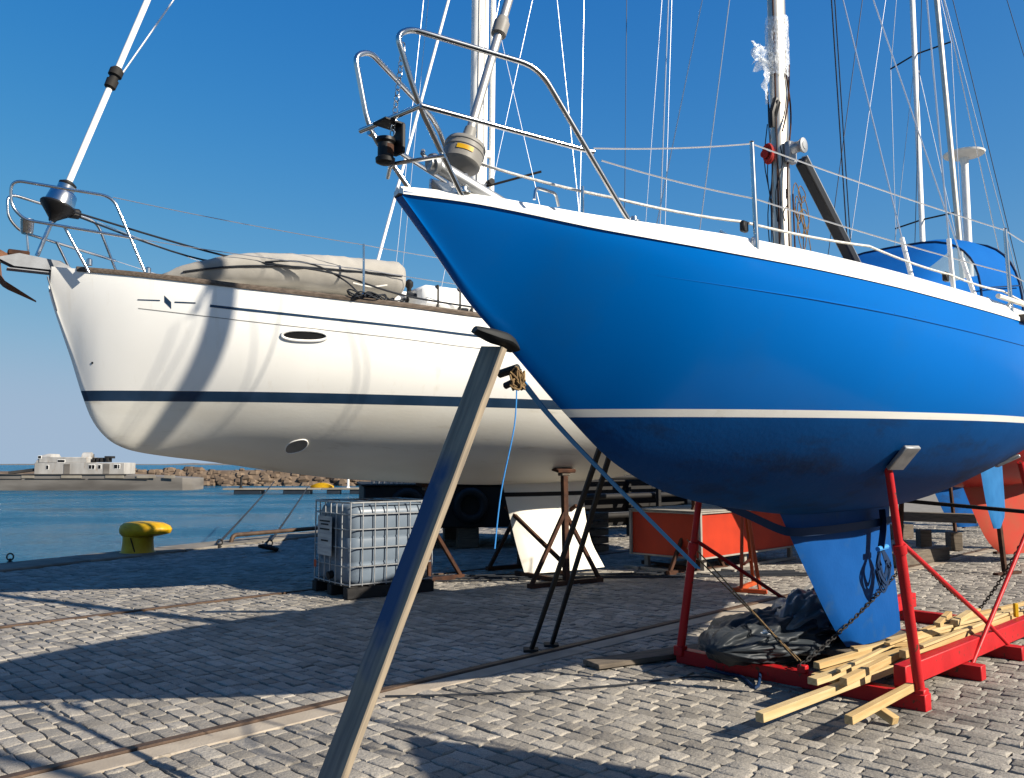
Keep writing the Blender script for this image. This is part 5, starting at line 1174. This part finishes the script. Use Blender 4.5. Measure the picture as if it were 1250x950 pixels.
q.box((7.3, 0, 4.2), (1.0, 1.0, .3), None, .03); q.tube([(5.2, 0, 3.5), (5.2, 0, 4.6)], .06, 6); q.build('deck_gear', 'dark_steel', bg_)
q = MB().beam((-5, -1, 2.2), (-1.8, -1, 2.6), 1.2, .35); q.build('hatch', 'barge_dark', bg_)
bk = empty('breakwater', (-30, 122, WZ)); bk.scale = (1, 1, .85); bk['kind'] = 'structure'
q = MB(); q.loft([[(-60, -3, -1), (-60, 0, 2.0), (-60, 4, 2.2), (-60, 8, -1)], [(38, -3, -1), (38, 0, 2.6), (38, 4, 2.8), (38, 8, -1)]]); q.build('core', 'rock', bk, 20)
rr = random.Random(17); q = MB()
for k in range(420):
    x = rr.uniform(-30, 38); t = rr.random(); s_ = rr.uniform(.35, 1.1); c = V((x, -3.4+4.4*t, -.3+2.9*t)); vs = []
    for z, r_ in ((-.5, .7), (0, 1.), (.5, .65)):
        for j in range(6): a_ = math.pi*j/3+rr.uniform(-.2, .2); vs.append(c+V((r_*s_*math.cos(a_)*rr.uniform(.7, 1.2), r_*s_*.7*math.sin(a_), z*s_+rr.uniform(-.1, .1))))
    q.add(vs, [(i*6+j, i*6+(j+1) % 6, (i+1)*6+(j+1) % 6, (i+1)*6+j) for i in range(2) for j in range(6)]+[(12, 13, 14, 15, 16, 17)])
o = q.build('boulders', 'rock', bk, 20); o['kind'] = 'stuff'
def pontoon(x, y, L_, rz, label, n):
    root = empty('floating_pontoon', (x, y, WZ), R(rz), label, 'pontoon', 'floating pontoons')
    MB().box((L_/2, 0, .52), (L_, 2.2, .16), None, .02).build('deck', 'pontoon_wood', root)
    for k in range(n): MB().box((L_*(k+.5)/n, 0, .18), (L_/n*.55, 2.0, .5), None, .04).build('float', 'dark_hull', root)
pontoon(-28.5, 86, 9.5, 5, 'long pale pontoon across the water, left end near the mooring ropes', 2); pontoon(-19, 87, 9.0, 5, 'pale pontoon continuing to the right towards the yellow boats', 4)
for x, y, L_, lab in ((-20.2, 87, 2.2, 'yellow covered bundle lying on the pontoon'), (-13.5, 88.5, 3.4, 'yellow plank boat at the right end of the pontoon')):
    q = MB(); q.loft([[(L_*t, -.5*math.sin(math.pi*(.1+.8*t)), .0), (L_*t, -.45, .5*math.sin(math.pi*(.1+.8*t))), (L_*t, .45, .5*math.sin(math.pi*(.1+.8*t))), (L_*t, .5, 0)] for t in [k/8 for k in range(9)]]); tag(q.build('yellow_bundle', 'yellow_paint', None, loc=(x, y, WZ+.62)), lab, 'cover')
q = MB().lathe([(.25, -.3), (.75, -.1), (.8, .2), (.35, .5), (.12, .7), (.10, 1.3), (.2, 1.35), (.05, 1.5)], 18); tag(q.build('navigation_buoy', 'yellow_paint', None, loc=(-10.9, 71, WZ)), 'yellow buoy floating right of the pontoon', 'buoy')
rr = random.Random(3)
for k, (x, lab) in enumerate(((-27, 'small dark post standing on the pontoon by the ropes'), (-16.5, 'slim white post standing on the pontoon'))):
    q = MB().tube([(0, 0, 0), (0, 0, 1.1)], .12, 8); q.lathe([(.2, 0), (.2, .05), (.14, .1)], 10); tag(q.build('pontoon_post', 'dark_steel' if not k else 'white_paint', None, loc=(x, 86.2+.9*k, WZ+.6)), lab, 'post')
hl = MB(); rr = random.Random(9)
for j in range(2):
    rings = []
    for i in range(60):
        x = -2600+60*i; hh = 2+9*abs(mnoise.noise(V((i*.17, j, 3))))+4*mnoise.noise(V((i*.6, j, 8))); rings.append([(x, 3600+j*200, -3), (x, 3640+j*200, max(1.5, hh)), (x, 3900+j*200, -3)])
    hl.loft(rings, caps=False, closed=False)
tag(hl.build('far_shore', 'barge_grey', None), None, kind='structure')
bpy.context.view_layer.update()
